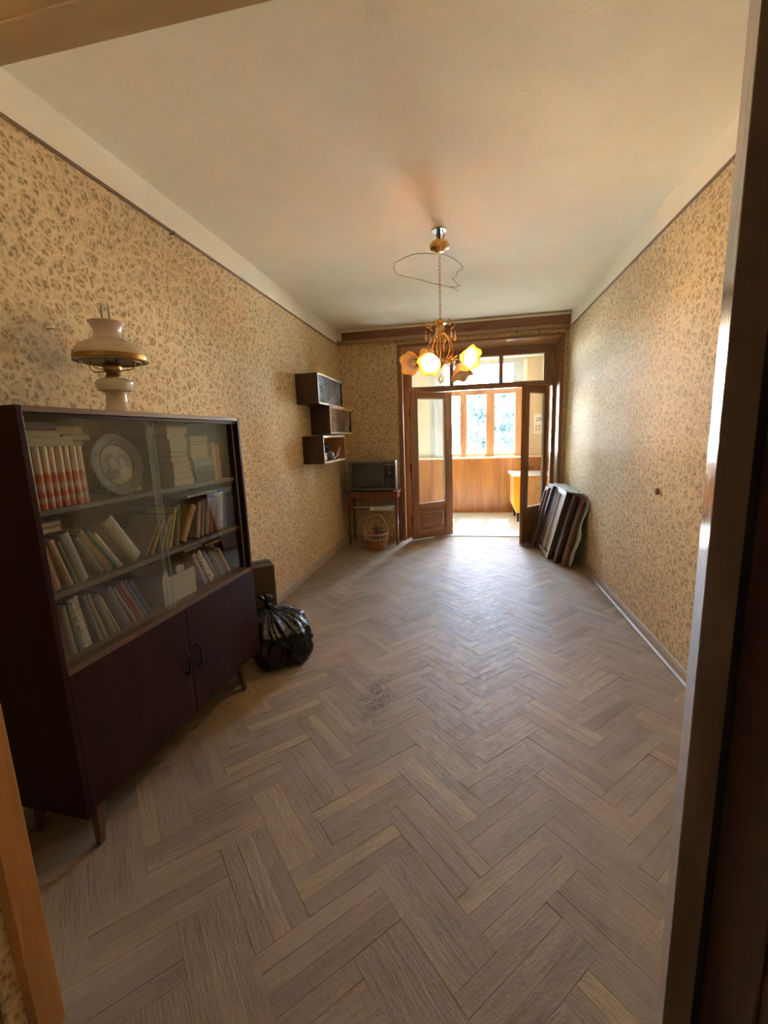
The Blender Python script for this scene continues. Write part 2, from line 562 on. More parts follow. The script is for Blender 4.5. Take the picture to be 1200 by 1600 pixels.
# picture rails and baseboards
for nm, x0, x1 in (('left', XL, XL + 0.012), ('right', XR - 0.012, XR)):
    t = MB().box(x0, YF, ZR - 0.010, x1, YB, ZR + 0.006).build('trim_' + nm, 'rail', kind='structure', bevel=0.003)
    s = 1 if nm == 'left' else -1
    e = XL if nm == 'left' else XR
    poly = [(e, 0), (e + s * 0.034, 0), (e + s * 0.034, 0.012), (e + s * 0.020, 0.020), (e + s * 0.017, 0.05), (e + s * 0.008, 0.072), (e, 0.075)]
    X = Matrix(((1, 0, 0, 0), (0, 0, 1, 0), (0, 1, 0, 0), (0, 0, 0, 1)))
    MB().prism(poly, YF, YB, X).build('baseboard_' + nm, 'base', kind='structure')
X = Matrix(((0, 0, 1, 0), (1, 0, 0, 0), (0, 1, 0, 0), (0, 0, 0, 1)))
poly = [(YB, 0), (YB - 0.034, 0), (YB - 0.034, 0.012), (YB - 0.020, 0.020), (YB - 0.017, 0.05), (YB - 0.008, 0.072), (YB, 0.075)]
MB().prism(poly, XL, -0.93, X).build('baseboard_back', 'base', kind='structure')

# ceiling crack
crack1 = [(-0.242, 3.833), (-0.311, 3.795), (-0.4, 3.779), (-0.489, 3.828), (-0.586, 3.908), (-0.616, 4.001), (-0.625, 4.078), (-0.613, 4.172), (-0.558, 4.252), (-0.454, 4.343), (-0.34, 4.486), (-0.249, 4.578), (-0.155, 4.674), (-0.081, 4.809)]
crack2 = [(-0.242, 3.833), (-0.18, 3.86), (-0.093, 3.978), (-0.039, 4.118), (-0.025, 4.174), (-0.04, 4.237), (-0.081, 4.28), (-0.093, 4.377), (-0.128, 4.45), (-0.097, 4.56), (-0.067, 4.651), (-0.1, 4.691), (-0.154, 4.647)]
mb = MB()
for cr in (crack1, crack2):
    pts = []
    for i in range(len(cr) - 1):
        a, b_ = Vector(cr[i]), Vector(cr[i + 1])
        for k in range(4):
            q = a.lerp(b_, k / 4)
            pts.append((q.x + random.uniform(-.006, .006), q.y + random.uniform(-.006, .006), ZC - 0.001))
    pts.append((*cr[-1], ZC - 0.001))
    mb.tube(pts, 0.0026, 5)
tag(mb.build('wire', mat('dusty_wire', (0.36, 0.28, 0.17), 0.8)), 'thin dusty brown wire looping across the ceiling beyond the chandelier', 'wire')

# pelmet along the back wall under the ceiling
pel = thing('curtain_pelmet', 'long reddish brown wooden curtain pelmet under the ceiling on the far wall', 'pelmet', (0, 0, 0))
bx(-1.668, 5.985, 2.800, XR - 0.002, 6.005, 2.905).build('front_board', 'pelmet', pel, bevel=0.002)
bx(XL + 0.004, 5.99, 2.772, XR - 0.002, YB, 2.800).build('ledge', 'ledge', pel, bevel=0.003)
bx(-1.668, 5.99, 2.905, XR - 0.002, 6.01, 2.936).build('top_strip', 'frieze', pel, bevel=0.002, label='off-white painted top strip')
mb = MB()
for k in range(4):
    mb.box(-1.735 + k * 0.0165, 5.992, 2.80, -1.722 + k * 0.0165, 6.004, 2.936)
mb.build('end_panel', 'frieze', pel, label='off-white ribbed end panel')

# ------------------------------------------------------------------ parquet floor
floor = MB().box(XL, 0.40, -0.06, XR, YB + 0.22, -0.013).build('floor', 'subfloor', kind='structure')

def clip(poly, axis, val, keep_less):
    out = []
    for i in range(len(poly)):
        a, b_ = poly[i], poly[(i + 1) % len(poly)]
        ia = (a[axis] <= val) == keep_less
        ib = (b_[axis] <= val) == keep_less
        if ia:
            out.append(a)
        if ia != ib:
            t = (val - a[axis]) / (b_[axis] - a[axis])
            out.append((a[0] + t * (b_[0] - a[0]), a[1] + t * (b_[1] - a[1])))
    return out

def project(p):
    d = Vector(p) - CAM_P
    z = d.dot(W_)
    if z < 0.05:
        return None
    return 600 + CAM_F * d.dot(R_) / z, 800 - CAM_F * d.dot(U_) / z

PL, PW3 = 0.410, 0.1764
PW = PW3 / 3
U0, V0 = -1.098, 0.632
S2 = math.sqrt(0.5)
planks = []
for i in range(-14, 22):
    for j in range(-40, 46):
        bu, bv = U0 + i * PL - j * PW3, V0 + i * PL + j * PW3
        for k in range(3):
            for typ in (0, 1):
                if typ == 0:
                    uu, vv, du, dv = bu, bv + k * PW, PL, PW
                else:
                    uu, vv, du, dv = bu + PL + k * PW, bv, PW, PL
                cu, cv = uu + du / 2, vv + dv / 2
                cx, cyy = (cu + cv) * S2, (cv - cu) * S2
                if cx < XL - .3 or cx > XR + .3 or cyy < 0.35 or cyy > 6.55:
                    continue
                g1, g2, g3, g4 = [random.choice((.0001, .0001, .00015, .0002, .0002, .0003, .0009)) for _ in range(4)]
                quad = [(uu + g1, vv + g3), (uu + du - g2, vv + g3), (uu + du - g2, vv + dv - g4), (uu + g1, vv + dv - g4)]
                poly = [((a + b_) * S2, (b_ - a) * S2) for a, b_ in quad]
                for ax, val, less in ((0, XL + .002, False), (0, XR - .002, True), (1, 0.60, False), (1, 6.325, True)):
                    poly = clip(poly, ax, val, less)
                    if len(poly) < 3:
                        break
                if len(poly) < 3:
                    continue
                area = abs(sum(poly[q][0] * poly[(q + 1) % len(poly)][1] - poly[(q + 1) % len(poly)][0] * poly[q][1] for q in range(len(poly)))) / 2
                if area < 2e-4:
                    continue
                pj = [project((x, y, 0)) for x, y in poly]
                score = 0
                if all(pj):
                    inside = sum(1 for q in pj if 0 < q[0] < 1200 and 0 < q[1] < 1600)
                    if inside:
                        score = abs(sum(pj[q][0] * pj[(q + 1) % len(pj)][1] - pj[(q + 1) % len(pj)][0] * pj[q][1] for q in range(len(pj)))) / 2 * inside / len(pj)
                        if min(q[0] for q in pj) < 330 and cx < -1.38 and cyy < 2.4:
                            score *= 0.1
                planks.append((score, poly, typ, (uu, vv)))
planks.sort(key=lambda t: -t[0])
rng = random.Random(21)

def plank_mesh(items, name):
    vs, fs, uvs, cols = [], [], [], []
    for score, poly, typ, org in items:
        n = len(poly)
        k = len(vs)
        zt = rng.uniform(-0.0006, 0.0)
        tx, ty = rng.uniform(-.004, .004), rng.uniform(-.004, .004)
        cx = sum(p[0] for p in poly) / n
        cyy = sum(p[1] for p in poly) / n
        tint = min(1, max(0, rng.gauss(0.45, 0.23)))
        ylw = rng.random() < 0.12 and rng.uniform(0.25, 0.85) or rng.uniform(0, 0.12)
        col = (tint, ylw, 0, 1)
        ou, ov = rng.uniform(0, 20), rng.uniform(0, 20)
        pts = [(x, y, zt + (x - cx) * tx + (y - cyy) * ty) for x, y in poly]
        vs += pts + [(x, y, -0.013) for x, y in poly]
        faces = [tuple(range(k, k + n))] + [(k + (q + 1) % n, k + q, k + n + q, k + n + (q + 1) % n) for q in range(n)]
        fs += faces
        for f in faces:
            for vi in f:
                x, y, z = vs[vi]
                u, v = (x - y) * S2, (x + y) * S2
                if typ:
                    u, v = v, u
                uvs += [u + ou, v + ov]
                cols += col
    me = bpy.data.meshes.new(name)
    me.from_pydata(vs, [], fs)
    uvl = me.uv_layers.new(name='UVMap')
    uvl.data.foreach_set('uv', uvs)
    ca = me.color_attributes.new('tint', 'FLOAT_COLOR', 'CORNER')
    ca.data.foreach_set('color', cols)
    me.materials.append(M['parquet'])
    me.update()
    o = bpy.data.objects.new(name, me)
    C.objects.link(o)
    o.parent = floor
    return o

for it in planks[:300]:
    plank_mesh([it], 'plank')
far_planks = plank_mesh(planks[300:], 'plank_field')
far_planks['kind'] = 'stuff'

# ------------------------------------------------------------------ doorway at the camera
door1 = struct('door_1')
MB().box(JL - 0.03, 0.655, 0, JL, YF, 2.19).build('jamb', 'jamb', door1, bevel=0.002, kind='structure')
bx(JL - 0.075, 0.30, 0, JL - 0.045, 0.655, 2.19).build('jamb', 'door_wood', door1, kind='structure')
MB().box(JL - 0.03, 0.655, 2.140, JR + 0.05, YF, 2.20).build('jamb', 'jamb_head', door1, bevel=0.002, kind='structure')
MB().prism([(0.362, 0.717), (0.406, 0.714), (0.412, 0.765), (0.374, 0.768)], 0, 2.19).build('jamb', ['jamb_dark'], door1, kind='structure')
MB().prism([(0.3612, 0.7172), (0.3626, 0.7168), (0.3746, 0.7678), (0.3732, 0.7682)], 0, 2.14).build('jamb_face', 'jamb_gloss', door1, kind='structure')
bx(0.413, 0.735, 0, 0.535, 0.775, 2.19).build('jamb', 'gap_shade', door1, kind='structure')  # dark strip painted in for the shade of the rebate, not a real jamb
bx(XL, 0.40, -0.06, XR, 0.60, -0.001).build('threshold', 'subfloor', door1, kind='structure')
# leaf folded back into the hall
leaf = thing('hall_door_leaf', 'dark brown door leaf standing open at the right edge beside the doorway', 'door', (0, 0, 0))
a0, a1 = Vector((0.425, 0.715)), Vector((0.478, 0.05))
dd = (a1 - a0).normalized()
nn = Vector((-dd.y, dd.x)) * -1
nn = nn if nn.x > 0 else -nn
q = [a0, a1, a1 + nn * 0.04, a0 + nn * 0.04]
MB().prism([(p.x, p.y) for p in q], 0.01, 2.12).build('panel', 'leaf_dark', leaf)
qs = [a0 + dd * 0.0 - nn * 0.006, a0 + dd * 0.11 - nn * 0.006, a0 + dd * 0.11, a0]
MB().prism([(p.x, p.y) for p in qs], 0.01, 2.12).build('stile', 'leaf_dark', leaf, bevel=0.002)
# dark hall behind the camera
hall = MB()
hall.box(-2.0, -1.6, -0.06, 1.6, -1.5, 2.8).box(-2.1, -1.6, -0.06, -2.0, 0.62, 2.8).box(1.5, -1.6, -0.06, 1.6, 0.62, 2.8)
hall.build('wall_hall', 'hall', kind='structure')
bx(-2.0, -1.5, 2.6, 1.5, 0.62, 2.8).build('ceiling_hall', 'hall', kind='structure')
bx(-2.0, -1.5, -0.06, 1.5, 0.40, -0.001).build('floor_hall', 'hall', kind='structure')

# ------------------------------------------------------------------ balcony doors
door2 = struct('door_2')
FY0, FY1 = 6.29, 6.36
# lining of the opening, slightly splayed, and the casing round it
MB().prism([(OL - 0.0, YB - 0.012), (-0.868, YB - 0.012), (-0.882, FY0), (OL - 0.0, FY0)], 0, 2.70).build('lining', 'lining_lit', door2, kind='structure')
MB().prism([(1.182, YB - 0.012), (OR_, YB - 0.012), (OR_, FY0), (1.165, FY0)], 0, 2.70).build('lining', 'door_wood', door2, kind='structure')
MB().hexa([(-0.868, YB - 0.012, 2.682), (1.182, YB - 0.012, 2.682), (1.165, FY0, 2.622), (-0.882, FY0, 2.622),
           (-0.868, YB - 0.012, 2.70), (1.182, YB - 0.012, 2.70), (1.165, FY0, 2.70), (-0.882, FY0, 2.70)]).build('lining', 'lining_x', door2, kind='structure')
bx(-0.930, YB - 0.018, 0, -0.868, YB, 2.715).build('casing', 'door_wood', door2, bevel=0.006, kind='structure')
bx(1.182, YB - 0.018, 0, 1.226, YB, 2.715).build('casing', 'door_wood', door2, bevel=0.006, kind='structure')
bx(-0.930, YB - 0.018, 2.682, 1.226, YB, 2.718).build('casing', 'door_wood_x', door2, bevel=0.006, kind='structure')
# frame with transom
bx(-0.885, FY0, 0, -0.800, FY1, 2.62).build('stile', 'door_wood', door2, bevel=0.003, kind='structure')
bx(-0.868, FY0 - 0.008, 0.10, -0.818, FY0, 2.06).build('stile_panel', 'door_wood', door2, bevel=0.002, kind='structure')
bx(1.128, FY0, 0, 1.170, FY1, 2.62).build('stile', 'door_wood', door2, bevel=0.003, kind='structure')
bx(-0.80, FY0, 2.522, 1.128, FY1, 2.625).build('head_rail', 'door_wood_x', door2, bevel=0.003, kind='structure')
bx(-0.80, FY0, 2.092, 1.128, FY1, 2.160).build('transom_bar', 'door_wood_x', door2, bevel=0.004, kind='structure')
bx(-0.80, FY0 + .004, 2.16, -0.766, FY1, 2.522).build('transom_stile', 'door_wood', door2, bevel=0.003, kind='structure')
bx(1.022, FY0 + .004, 2.16, 1.128, FY1, 2.522).build('transom_stile', 'door_wood', door2, bevel=0.003, kind='structure')
for xm in (-0.204, 0.463):
    bx(xm - 0.018, FY0 + 0.004, 2.16, xm + 0.018, FY1 - .004, 2.522).build('mullion', 'door_wood', door2, bevel=0.003, kind='structure')
for x0, x1 in ((-0.766, -0.222), (-0.186, 0.445), (0.481, 1.022)):
    bx(x0, 6.318, 2.16, x1, 6.322, 2.522).build('glass_pane', 'door_glass', door2, kind='structure')
    mb = MB()
    mb.box(x0, 6.31, 2.16, x1, 6.318, 2.172).box(x0, 6.31, 2.510, x1, 6.318, 2.522).box(x0, 6.31, 2.172, x0 + .012, 6.318, 2.51).box(x1 - .012, 6.31, 2.172, x1, 6.318, 2.51)
    mb.build('glazing_bead', 'white_paint', door2, kind='structure')
# threshold boards
for y0, y1, z in ((6.325, 6.535, 0.012), (6.54, 6.745, 0.010)):
    for x0, x1 in ((-0.89, 0.29), (0.293, 1.17)):
        bx(x0, y0, -0.02, x1, y1, z).build('threshold', 'balcony_floor', door2, kind='structure', bevel=0.002)

def door_leaf(label, P, T, lstile, rstile, gz0, gz1, handle, glass='door_glass'):
    """glazed door leaf from point P to point T on the floor; local x along the leaf, y thickness"""
    P, T = Vector(P), Vector(T)
    ln = (T - P).length
    ang = math.atan2(T.y - P.y, T.x - P.x)
    d = thing('glazed_door_leaf', label, 'door', (P.x, P.y, 0.0), (0, 0, ang))
    th = 0.042
    z0, z1 = 0.012, 2.085
    bx(0, 0, z0, lstile, th, z1).build('stile', 'door_wood', d, bevel=0.003)
    bx(ln - rstile, 0, z0, ln, th, z1).build('stile', 'door_wood', d, bevel=0.003)
    bx(lstile, 0, gz1, ln - rstile, th, z1).build('top_rail', 'door_wood_x', d, bevel=0.003)
    bx(lstile, 0, gz0 - 0.085, ln - rstile, th, gz0).build('lock_rail', 'door_wood_x', d, bevel=0.003)
    bx(lstile, 0, z0, ln - rstile, th, 0.12).build('bottom_rail', 'door_wood_x', d, bevel=0.003)
    bx(lstile, 0.012, 0.12, ln - rstile, 0.030, gz0 - 0.085).build('bottom_panel', 'door_wood_x', d)
    mb = MB()
    x0, x1, a, b_ = lstile + 0.03, ln - rstile - 0.03, 0.15, gz0 - 0.115
    mb.hexa([(x0, 0.012, a), (x1, 0.012, a), (x1, 0.012, b_), (x0, 0.012, b_), (x0 + .03, 0.000, a + .03), (x1 - .03, 0.0, a + .03), (x1 - .03, 0.0, b_ - .03), (x0 + .03, 0.0, b_ - .03)])
    mb.build('raised_field', 'door_wood_x', d)
    bx(lstile, 0.019, gz0, ln - rstile, 0.023, gz1).build('glass_pane', glass, d)
    for yy in (0.010, 0.023):
        mb = MB()
        x0, x1 = lstile, ln - rstile
        mb.box(x0, yy, gz0, x1, yy + .009, gz0 + .012).box(x0, yy, gz1 - .012, x1, yy + .009, gz1).box(x0, yy, gz0 + .012, x0 + .012, yy + .009, gz1 - .012).box(x1 - .012, yy, gz0 + .012, x1, yy + .009, gz1 - .012)
        mb.build('glazing_bead', 'white_paint', d, label='white painted glazing bead')
    for hz in (0.30, 1.05, 1.80):
        MB().tube([(handle[1], 0.021, hz - .05), (handle[1], 0.021, hz + .05)], 0.008, 8).build('hinge', 'iron', d, smooth_deg=40)
    hb = MB().box(handle[0] - .014, -0.004, 0.95, handle[0] + .014, 0.0, 1.10)
    hb.tube([(handle[0], -0.004, 1.05), (handle[0], -0.035, 1.05), (handle[0] + handle[2] * .09, -0.038, 1.045)], 0.007, 8)
    hb.build('handle', 'brass_dark', d, smooth_deg=40, label='small dark brass lever handle')
    return d

door_leaf('left glazed brown door leaf near the corner table, folded out toward the balcony', (-0.757, 6.035), (-0.205, 6.46), 0.113, 0.125, 0.52, 2.0, (0.64, -0.006, -1))
door_leaf('right glazed brown door leaf swung into the room beside the leaning wooden frames', (0.722, 5.842), (1.098, 6.30), 0.118, 0.105, 0.49, 1.99, (0.06, 0.597, 1), 'clear_door_glass')

# ------------------------------------------------------------------ balcony
BY = 8.35
BXL, BXR, BZC = -0.68, 1.06, 2.80
SXL, SXR = -1.30, 1.46          # side walls of the balcony; the window runs from BXL to BXR
bx(SXL - .1, YO + 0.215, -0.06, SXR + .1, BY + .12, 0.0).build('floor_balcony', 'balcony_floor', kind='structure')
bx(SXL - .1, YO, -0.06, SXR + .1, YO + .215, -0.021).build('floor_threshold_bed', 'balcony_floor', kind='structure')
bx(SXL - .12, YO, 0, SXL, BY + .12, BZC).build('wall_balcony_left', 'balcony_wall', kind='structure')
bx(SXR, YO, 0, SXR + .12, BY + .12, BZC).build('wall_balcony_right', 'balcony_paper', kind='structure')
bx(SXL - .1, YO, BZC, SXR + .1, BY + .12, BZC + .12).build('ceiling_balcony', 'balcony_wall', kind='structure')
wbl = bx(SXL, BY, 0, SXR, BY + .12, 1.03).build('wall_balcony_front', 'balcony_wall', kind='structure')
bx(SXL, BY, 1.03, BXL, BY + .12, BZC).build('wall_section', 'balcony_wall', wbl, kind='structure')
bx(BXR, BY, 1.03, SXR, BY + .12, BZC).build('wall_section', 'balcony_paper', wbl, kind='structure')
for x0, x1 in ((SXL, -0.70), (-0.698, -0.02), (-0.018, 0.617), (0.621, 1.06), (1.064, SXR)):
    bx(x0, BY - 0.016, 0.045, x1, BY, 1.03).build('panel', 'plywood', wbl, kind='structure', bevel=0.001)
bx(SXL, BY - 0.024, 0, SXR, BY, 0.045).build('baseboard_balcony', 'plywood', kind='structure')
win = struct('window_1')
bx(SXL, BY - 0.07, 1.03, SXR, BY + .12, 1.062).build('window_sill', 'sill', win, bevel=0.006, kind='structure')
bx(BXL, BY, 1.062, -0.44, BY + .10, 2.76).build('side_post', 'grey_paint', win, bevel=0.004, kind='structure')
bx(-0.60, BY - .03, 1.062, -0.53, BY, 2.76).build('side_post', 'grey_paint', win, bevel=0.004, kind='structure')
bx(1.00, BY, 1.062, BXR, BY + .10, 2.76).build('side_post', 'white_paint', win, bevel=0.004, kind='structure')
bx(BXL, BY, 2.76, BXR, BY + .12, BZC).build('window_head', 'balcony_wall', win, kind='structure')
bx(-0.44, BY, 1.062, 1.0, BY + .08, 1.095).build('bottom_rail', 'win_wood', win, bevel=0.003, kind='structure')
bx(-0.44, BY, 2.212, 1.0, BY + .09, 2.385).build('transom_bar', 'win_wood', win, bevel=0.003, kind='structure')
bx(-0.44, BY - .006, 2.33, 1.0, BY, 2.385).build('transom_edge', 'grey_paint', win, bevel=0.003, kind='structure')
bx(-0.44, BY, 2.715, 1.0, BY + .09, 2.76).build('head_rail', 'grey_paint', win, bevel=0.003, kind='structure')
for x0, x1 in ((-0.44, -0.42), (-0.10, -0.015), (0.37, 0.49), (0.885, 1.0)):
    bx(x0, BY, 1.095, x1, BY + .08, 2.212).build('window_post', 'win_wood', win, bevel=0.003, kind='structure')
    if x1 - x0 > .05:
        bx(x0 + .02, BY - .012, 1.095, x1 - .02, BY, 2.212).build('post_cover', 'win_wood', win, bevel=0.003, kind='structure')
for x0, x1 in ((-0.42, -0.10), (-0.015, 0.37), (0.49, 0.885)):
    bx(x0, BY + .03, 1.095, x1, BY + .034, 2.212).build('glass_pane', 'win_glass', win, kind='structure')
    mb = MB()
    mb.box(x0, BY + .01, 1.095, x1, BY + .03, 1.118).box(x0, BY + .01, 2.19, x1, BY + .03, 2.212).box(x0, BY + .01, 1.118, x0 + .016, BY + .03, 2.19).box(x1 - .016, BY + .01, 1.118, x1, BY + .03, 2.19)
    mb.build('sash', 'win_wood', win, kind='structure')
for x0, x1 in ((-0.44, -0.40), (-0.055, -0.03), (0.415, 0.44), (0.83, 1.0)):
    bx(x0, BY, 2.385, x1, BY + .08, 2.715).build('upper_post', 'grey_paint', win, bevel=0.002, kind='structure')
for x0, x1 in ((-0.40, -0.055), (-0.03, 0.415), (0.44, 0.83)):
    bx(x0, BY + .03, 2.385, x1, BY + .034, 2.715).build('glass_pane', 'win_glass', win, kind='structure')

# counter cabinet on the balcony
cnt = thing('counter_cabinet', 'small orange cabinet with a white worktop against the right balcony wall', 'cabinet', (0, 0, 0))
M['yellow'] = mat('yellow_orange_laminate', (0.70, 0.27, 0.015), 0.35)
M['orange_door'] = wood('orange_laminate_door', (0.60, 0.27, 0.08), (0.72, 0.36, 0.13), 'Z', 0.4)
M['white_top'] = mat('white_enamel', (0.82, 0.82, 0.80), 0.25)
X = Matrix(((1, 0, 0, 0), (0, 0, 1, 0), (0, 1, 0, 0), (0, 0, 0, 1)))
MB().prism([(0.775, 0.775), (0.775, 0.26), (0.82, 0.155), (SXR - .003, 0.155), (SXR - .003, 0.775)], 7.42, 8.04, X).build('body', 'yellow', cnt, bevel=0.003)
bx(0.735, 7.38, 0.775, SXR - .003, 8.07, 0.803).build('worktop', 'white_top', cnt, bevel=0.004, label='white worktop')
bx(0.765, 7.46, 0.28, 0.775, 7.725, 0.75).build('door', 'orange_door', cnt, bevel=0.002)
bx(0.765, 7.735, 0.28, 0.775, 8.0, 0.75).build('door', 'orange_door', cnt, bevel=0.002)
bx(0.955, 7.405, 0.20, 1.113, 7.42, 0.75).build('door', 'orange_door', cnt, bevel=0.002)
bx(1.119, 7.405, 0.20, 1.43, 7.42, 0.75).build('door', 'orange_door', cnt, bevel=0.002)
MB().ball((1.15, 7.397, 0.57), 0.010, 8).build('knob', 'iron', cnt, smooth_deg=60)
for px, py in ((0.85, 7.46), (1.38, 7.46), (0.85, 8.0), (1.38, 8.0)):
    bx(px - .015, py - .015, 0, px + .015, py + .015, 0.155).build('leg', 'iron', cnt)

# wall calendar
cal = thing('wall_calendar', 'small white wall calendar reading 2009 above a red grid, right of the balcony windows', 'calendar', (1.32, BY, 1.63))
bx(-.12, -.004, -.175, .12, -.001, .17).build('sheet', mat('calendar_paper', (0.84, 0.80, 0.72), 0.9, spec=0.02), cal)
mb = MB()
red = mat('calendar_red', (0.40, 0.08, 0.06), 0.9, spec=0.02)
for k in range(2):
    mb.box(-.105, -.006, -.05 - k * .055, .105, -.004, -.04 - k * .055)
for k in range(4):
    mb.box(-.08 + k * .05, -.006, -.15, -.073 + k * .05, -.004, -.01)
mb.build('date_grid', red, cal)
tx = bpy.data.curves.new('year', 'FONT')
tx.body = '2009'
tx.size = 0.092
tx.align_x = 'CENTER'
tx.extrude = 0.001
tmp = bpy.data.objects.new('year_curve', tx)
C.objects.link(tmp)
tme = bpy.data.meshes.new_from_object(tmp.evaluated_get(bpy.context.evaluated_depsgraph_get()))
bpy.data.objects.remove(tmp)
tme.materials.clear()
tme.materials.append(mat('calendar_ink', (0.05, 0.045, 0.04), 0.9, spec=0.02))
txo = bpy.data.objects.new('year', tme)
C.objects.link(txo)
txo.parent = cal
txo.location = (0.0, -0.006, 0.045)
txo.rotation_euler = (PI / 2, 0, 0)

# ------------------------------------------------------------------ outside
bx(-60, 9.5, -3.2, 60, 160, -3.0).build('ground_outside', mat('pale_sunlit_ground', (0.50, 0.50, 0.46), 0.9), kind='structure')
nb = thing('neighbour_building', 'low pale flat-roofed building in the sun beyond the balcony windows', 'building', (0, 0, 0))
bx(-9, 14, -3, 12, 22, 0.55).build('wall', mat('pale_render', (0.62, 0.60, 0.55), 0.8), nb)
bx(-9.3, 13.7, 0.55, 12.3, 22.3, 0.72).build('roof', mat('pale_roof', (0.60, 0.60, 0.57), 0.8), nb)
bx(-9.3, 13.7, 0.72, 12.3, 13.9, 0.86).build('parapet', mat('pale_parapet', (0.60, 0.60, 0.57), 0.8), nb)
M['leaf'] = mat('hazy_leaves', (0.006, 0.017, 0.022), 0.8, spec=0.05)
M['leaf'].node_tree.nodes['Principled BSDF'].inputs['Subsurface Weight'].default_value = 0.0
M['bark'] = mat('grey_bark', (0.16, 0.12, 0.09), 0.9)
def tree(label, x, y, h, r, seed):
    t = thing('tree', label, 'tree', (x, y, -3.0))
    rr = random.Random(seed)
    MB().tube([(0, 0, 0), (0.05, 0, h * .35), (-0.05, 0.1, h * .6), (0.1, 0, h * .85)], [.22, .17, .12, .05], 8).build('trunk', 'bark', t, smooth_deg=60)
    mb = MB()
    for k in range(2400):
        a, b_ = rr.uniform(0, 2 * PI), math.asin(rr.uniform(-1, 1))
        q = rr.uniform(0.45, 1.0) * (0.85 + 0.3 * mnoise.noise(Vector((math.cos(a) * 2, math.sin(a) * 2, b_ * 2 + seed))))
        c = Vector((r * q * math.cos(b_) * math.cos(a), r * q * math.cos(b_) * math.sin(a), h - r * 1.25 + r * 1.25 * q * math.sin(b_)))
        X = Matrix.Translation(c) @ Euler((rr.uniform(0, 6), rr.uniform(0, 6), rr.uniform(0, 6))).to_matrix().to_4x4()
        s = rr.uniform(.10, .22)
        mb.add([(-s, 0, 0), (0, -s * .5, .02), (s, 0, 0), (0, s * .5, .02)], [(0, 1, 2, 3)], X)
    mb.build('crown', 'leaf', t, kind='stuff')
tree('round leafy tree beyond the flat roof, seen through the middle balcony pane', 0.55, 25.5, 6.7, 1.5, 3)
tree('wide leafy tree beyond the flat roof, seen through the right balcony pane', 2.7, 28.5, 7.2, 1.9, 5)
tree('thin leafy tree beyond the flat roof, seen through the left balcony pane', -3.2, 31.5, 6.6, 1.3, 9)

# ------------------------------------------------------------------ bookcase
CA = math.atan2(0.99916, 0.041)
CABP = Vector((-1.345, 1.112, 0))
CW, CD, CT = 1.24, 0.375, 1.636
cab = thing('bookcase', 'dark mahogany bookcase with sliding glass above two doors, along the left wall', 'bookcase', tuple(CABP), (0, 0, CA))
CABM = Matrix.Translation(CABP) @ Matrix.Rotation(CA, 4, 'Z')
SH1, SH2, SH3 = 1.294, 1.004, 0.746
bx(0, 0, 0.172, 0.020, CD, CT).build('side_panel', 'mahogany', cab, bevel=0.0015)
bx(CW - 0.020, 0, 0.172, CW, CD, CT).build('side_panel', 'mahogany', cab, bevel=0.0015)
bx(0.0202, 0.001, CT - 0.020, CW - 0.0202, CD, CT - .001).build('top_panel', 'mahogany_edge', cab, bevel=0.0015, label='top panel with a worn lighter front edge')
bx(0.0202, 0.02, 0.172, CW - 0.0202, CD, 0.192).build('bottom_panel', 'mahogany', cab)
bx(0.0202, CD - 0.006, 0.192, CW - 0.0202, CD, CT - .02).build('back_panel', 'cab_inside', cab)
bx(0.0202, 0.0, 0.724, CW - 0.0202, CD - .006, SH3).build('middle_panel', 'mahogany_edge', cab, bevel=0.0015)
bx(0.0204, 0.052, SH1 - 0.018, CW - 0.0204, CD - .006, SH1).build('shelf', 'cab_inside', cab, bevel=0.0015)
bx(0.0204, 0.052, SH2 - 0.020, CW - 0.0204, CD - .006, SH2).build('shelf', 'cab_inside', cab, bevel=0.0015)
bx(0.61, 0.20, 0.192, 0.63, CD - .006, 0.724).build('divider', 'cab_inside', cab)
bx(0.0204, 0.012, CT - 0.034, CW - 0.0204, 0.046, CT - .021).build('glass_track', 'mahogany', cab)
for x0, x1, y in ((0.026, 0.581, 0.020), (0.560, CW - 0.022, 0.034)):
    gp = bx(x0, y, SH3 + .001, x1, y + 0.004, CT - 0.022).build('glass_pane', 'cab_glass', cab)
    bx(x0 - .0012, y - .0004, SH3 + .001, x0, y + .0044, CT - .022).build('ground_edge', 'glass_edge', gp)
    bx(x1, y - .0004, SH3 + .001, x1 + .0012, y + .0044, CT - .022).build('ground_edge', 'glass_edge', gp)
for x0, x1, hx in ((0.021, 0.6185, 0.578), (0.6215, CW - 0.021, 0.666)):
    d = bx(x0, 0.0, 0.194, x1, 0.018, 0.722).build('door', 'mahogany', cab, bevel=0.0015)
    hp = [(hx, 0.0, 0.413)] + [(hx, -0.020, 0.413 + 0.004), (hx, -0.024, 0.424), (hx, -0.024, 0.506), (hx, -0.020, 0.513), (hx, 0.0, 0.517)]
    MB().tube(hp, 0.0052, 8).build('handle', 'iron', d, smooth_deg=50, label='black bow handle')
for lx, ly, sx, sy in ((0.085, 0.055, -.02, -.012), (CW - .16, 0.055, .02, -.012), (0.085, CD - .05, -.02, .012), (CW - .16, CD - .05, .02, .012)):
    w0, w1 = 0.021, 0.0115
    vs = [(lx + sx + a * w1, ly + sy + b_ * w1, 0) for a, b_ in ((-1, -1), (1, -1), (1, 1), (-1, 1))] + [(lx + a * w0, ly + b_ * w0, 0.172) for a, b_ in ((-1, -1), (1, -1), (1, 1), (-1, 1))]
    MB().hexa(vs).build('leg', 'mahogany_edge', cab, bevel=0.003)

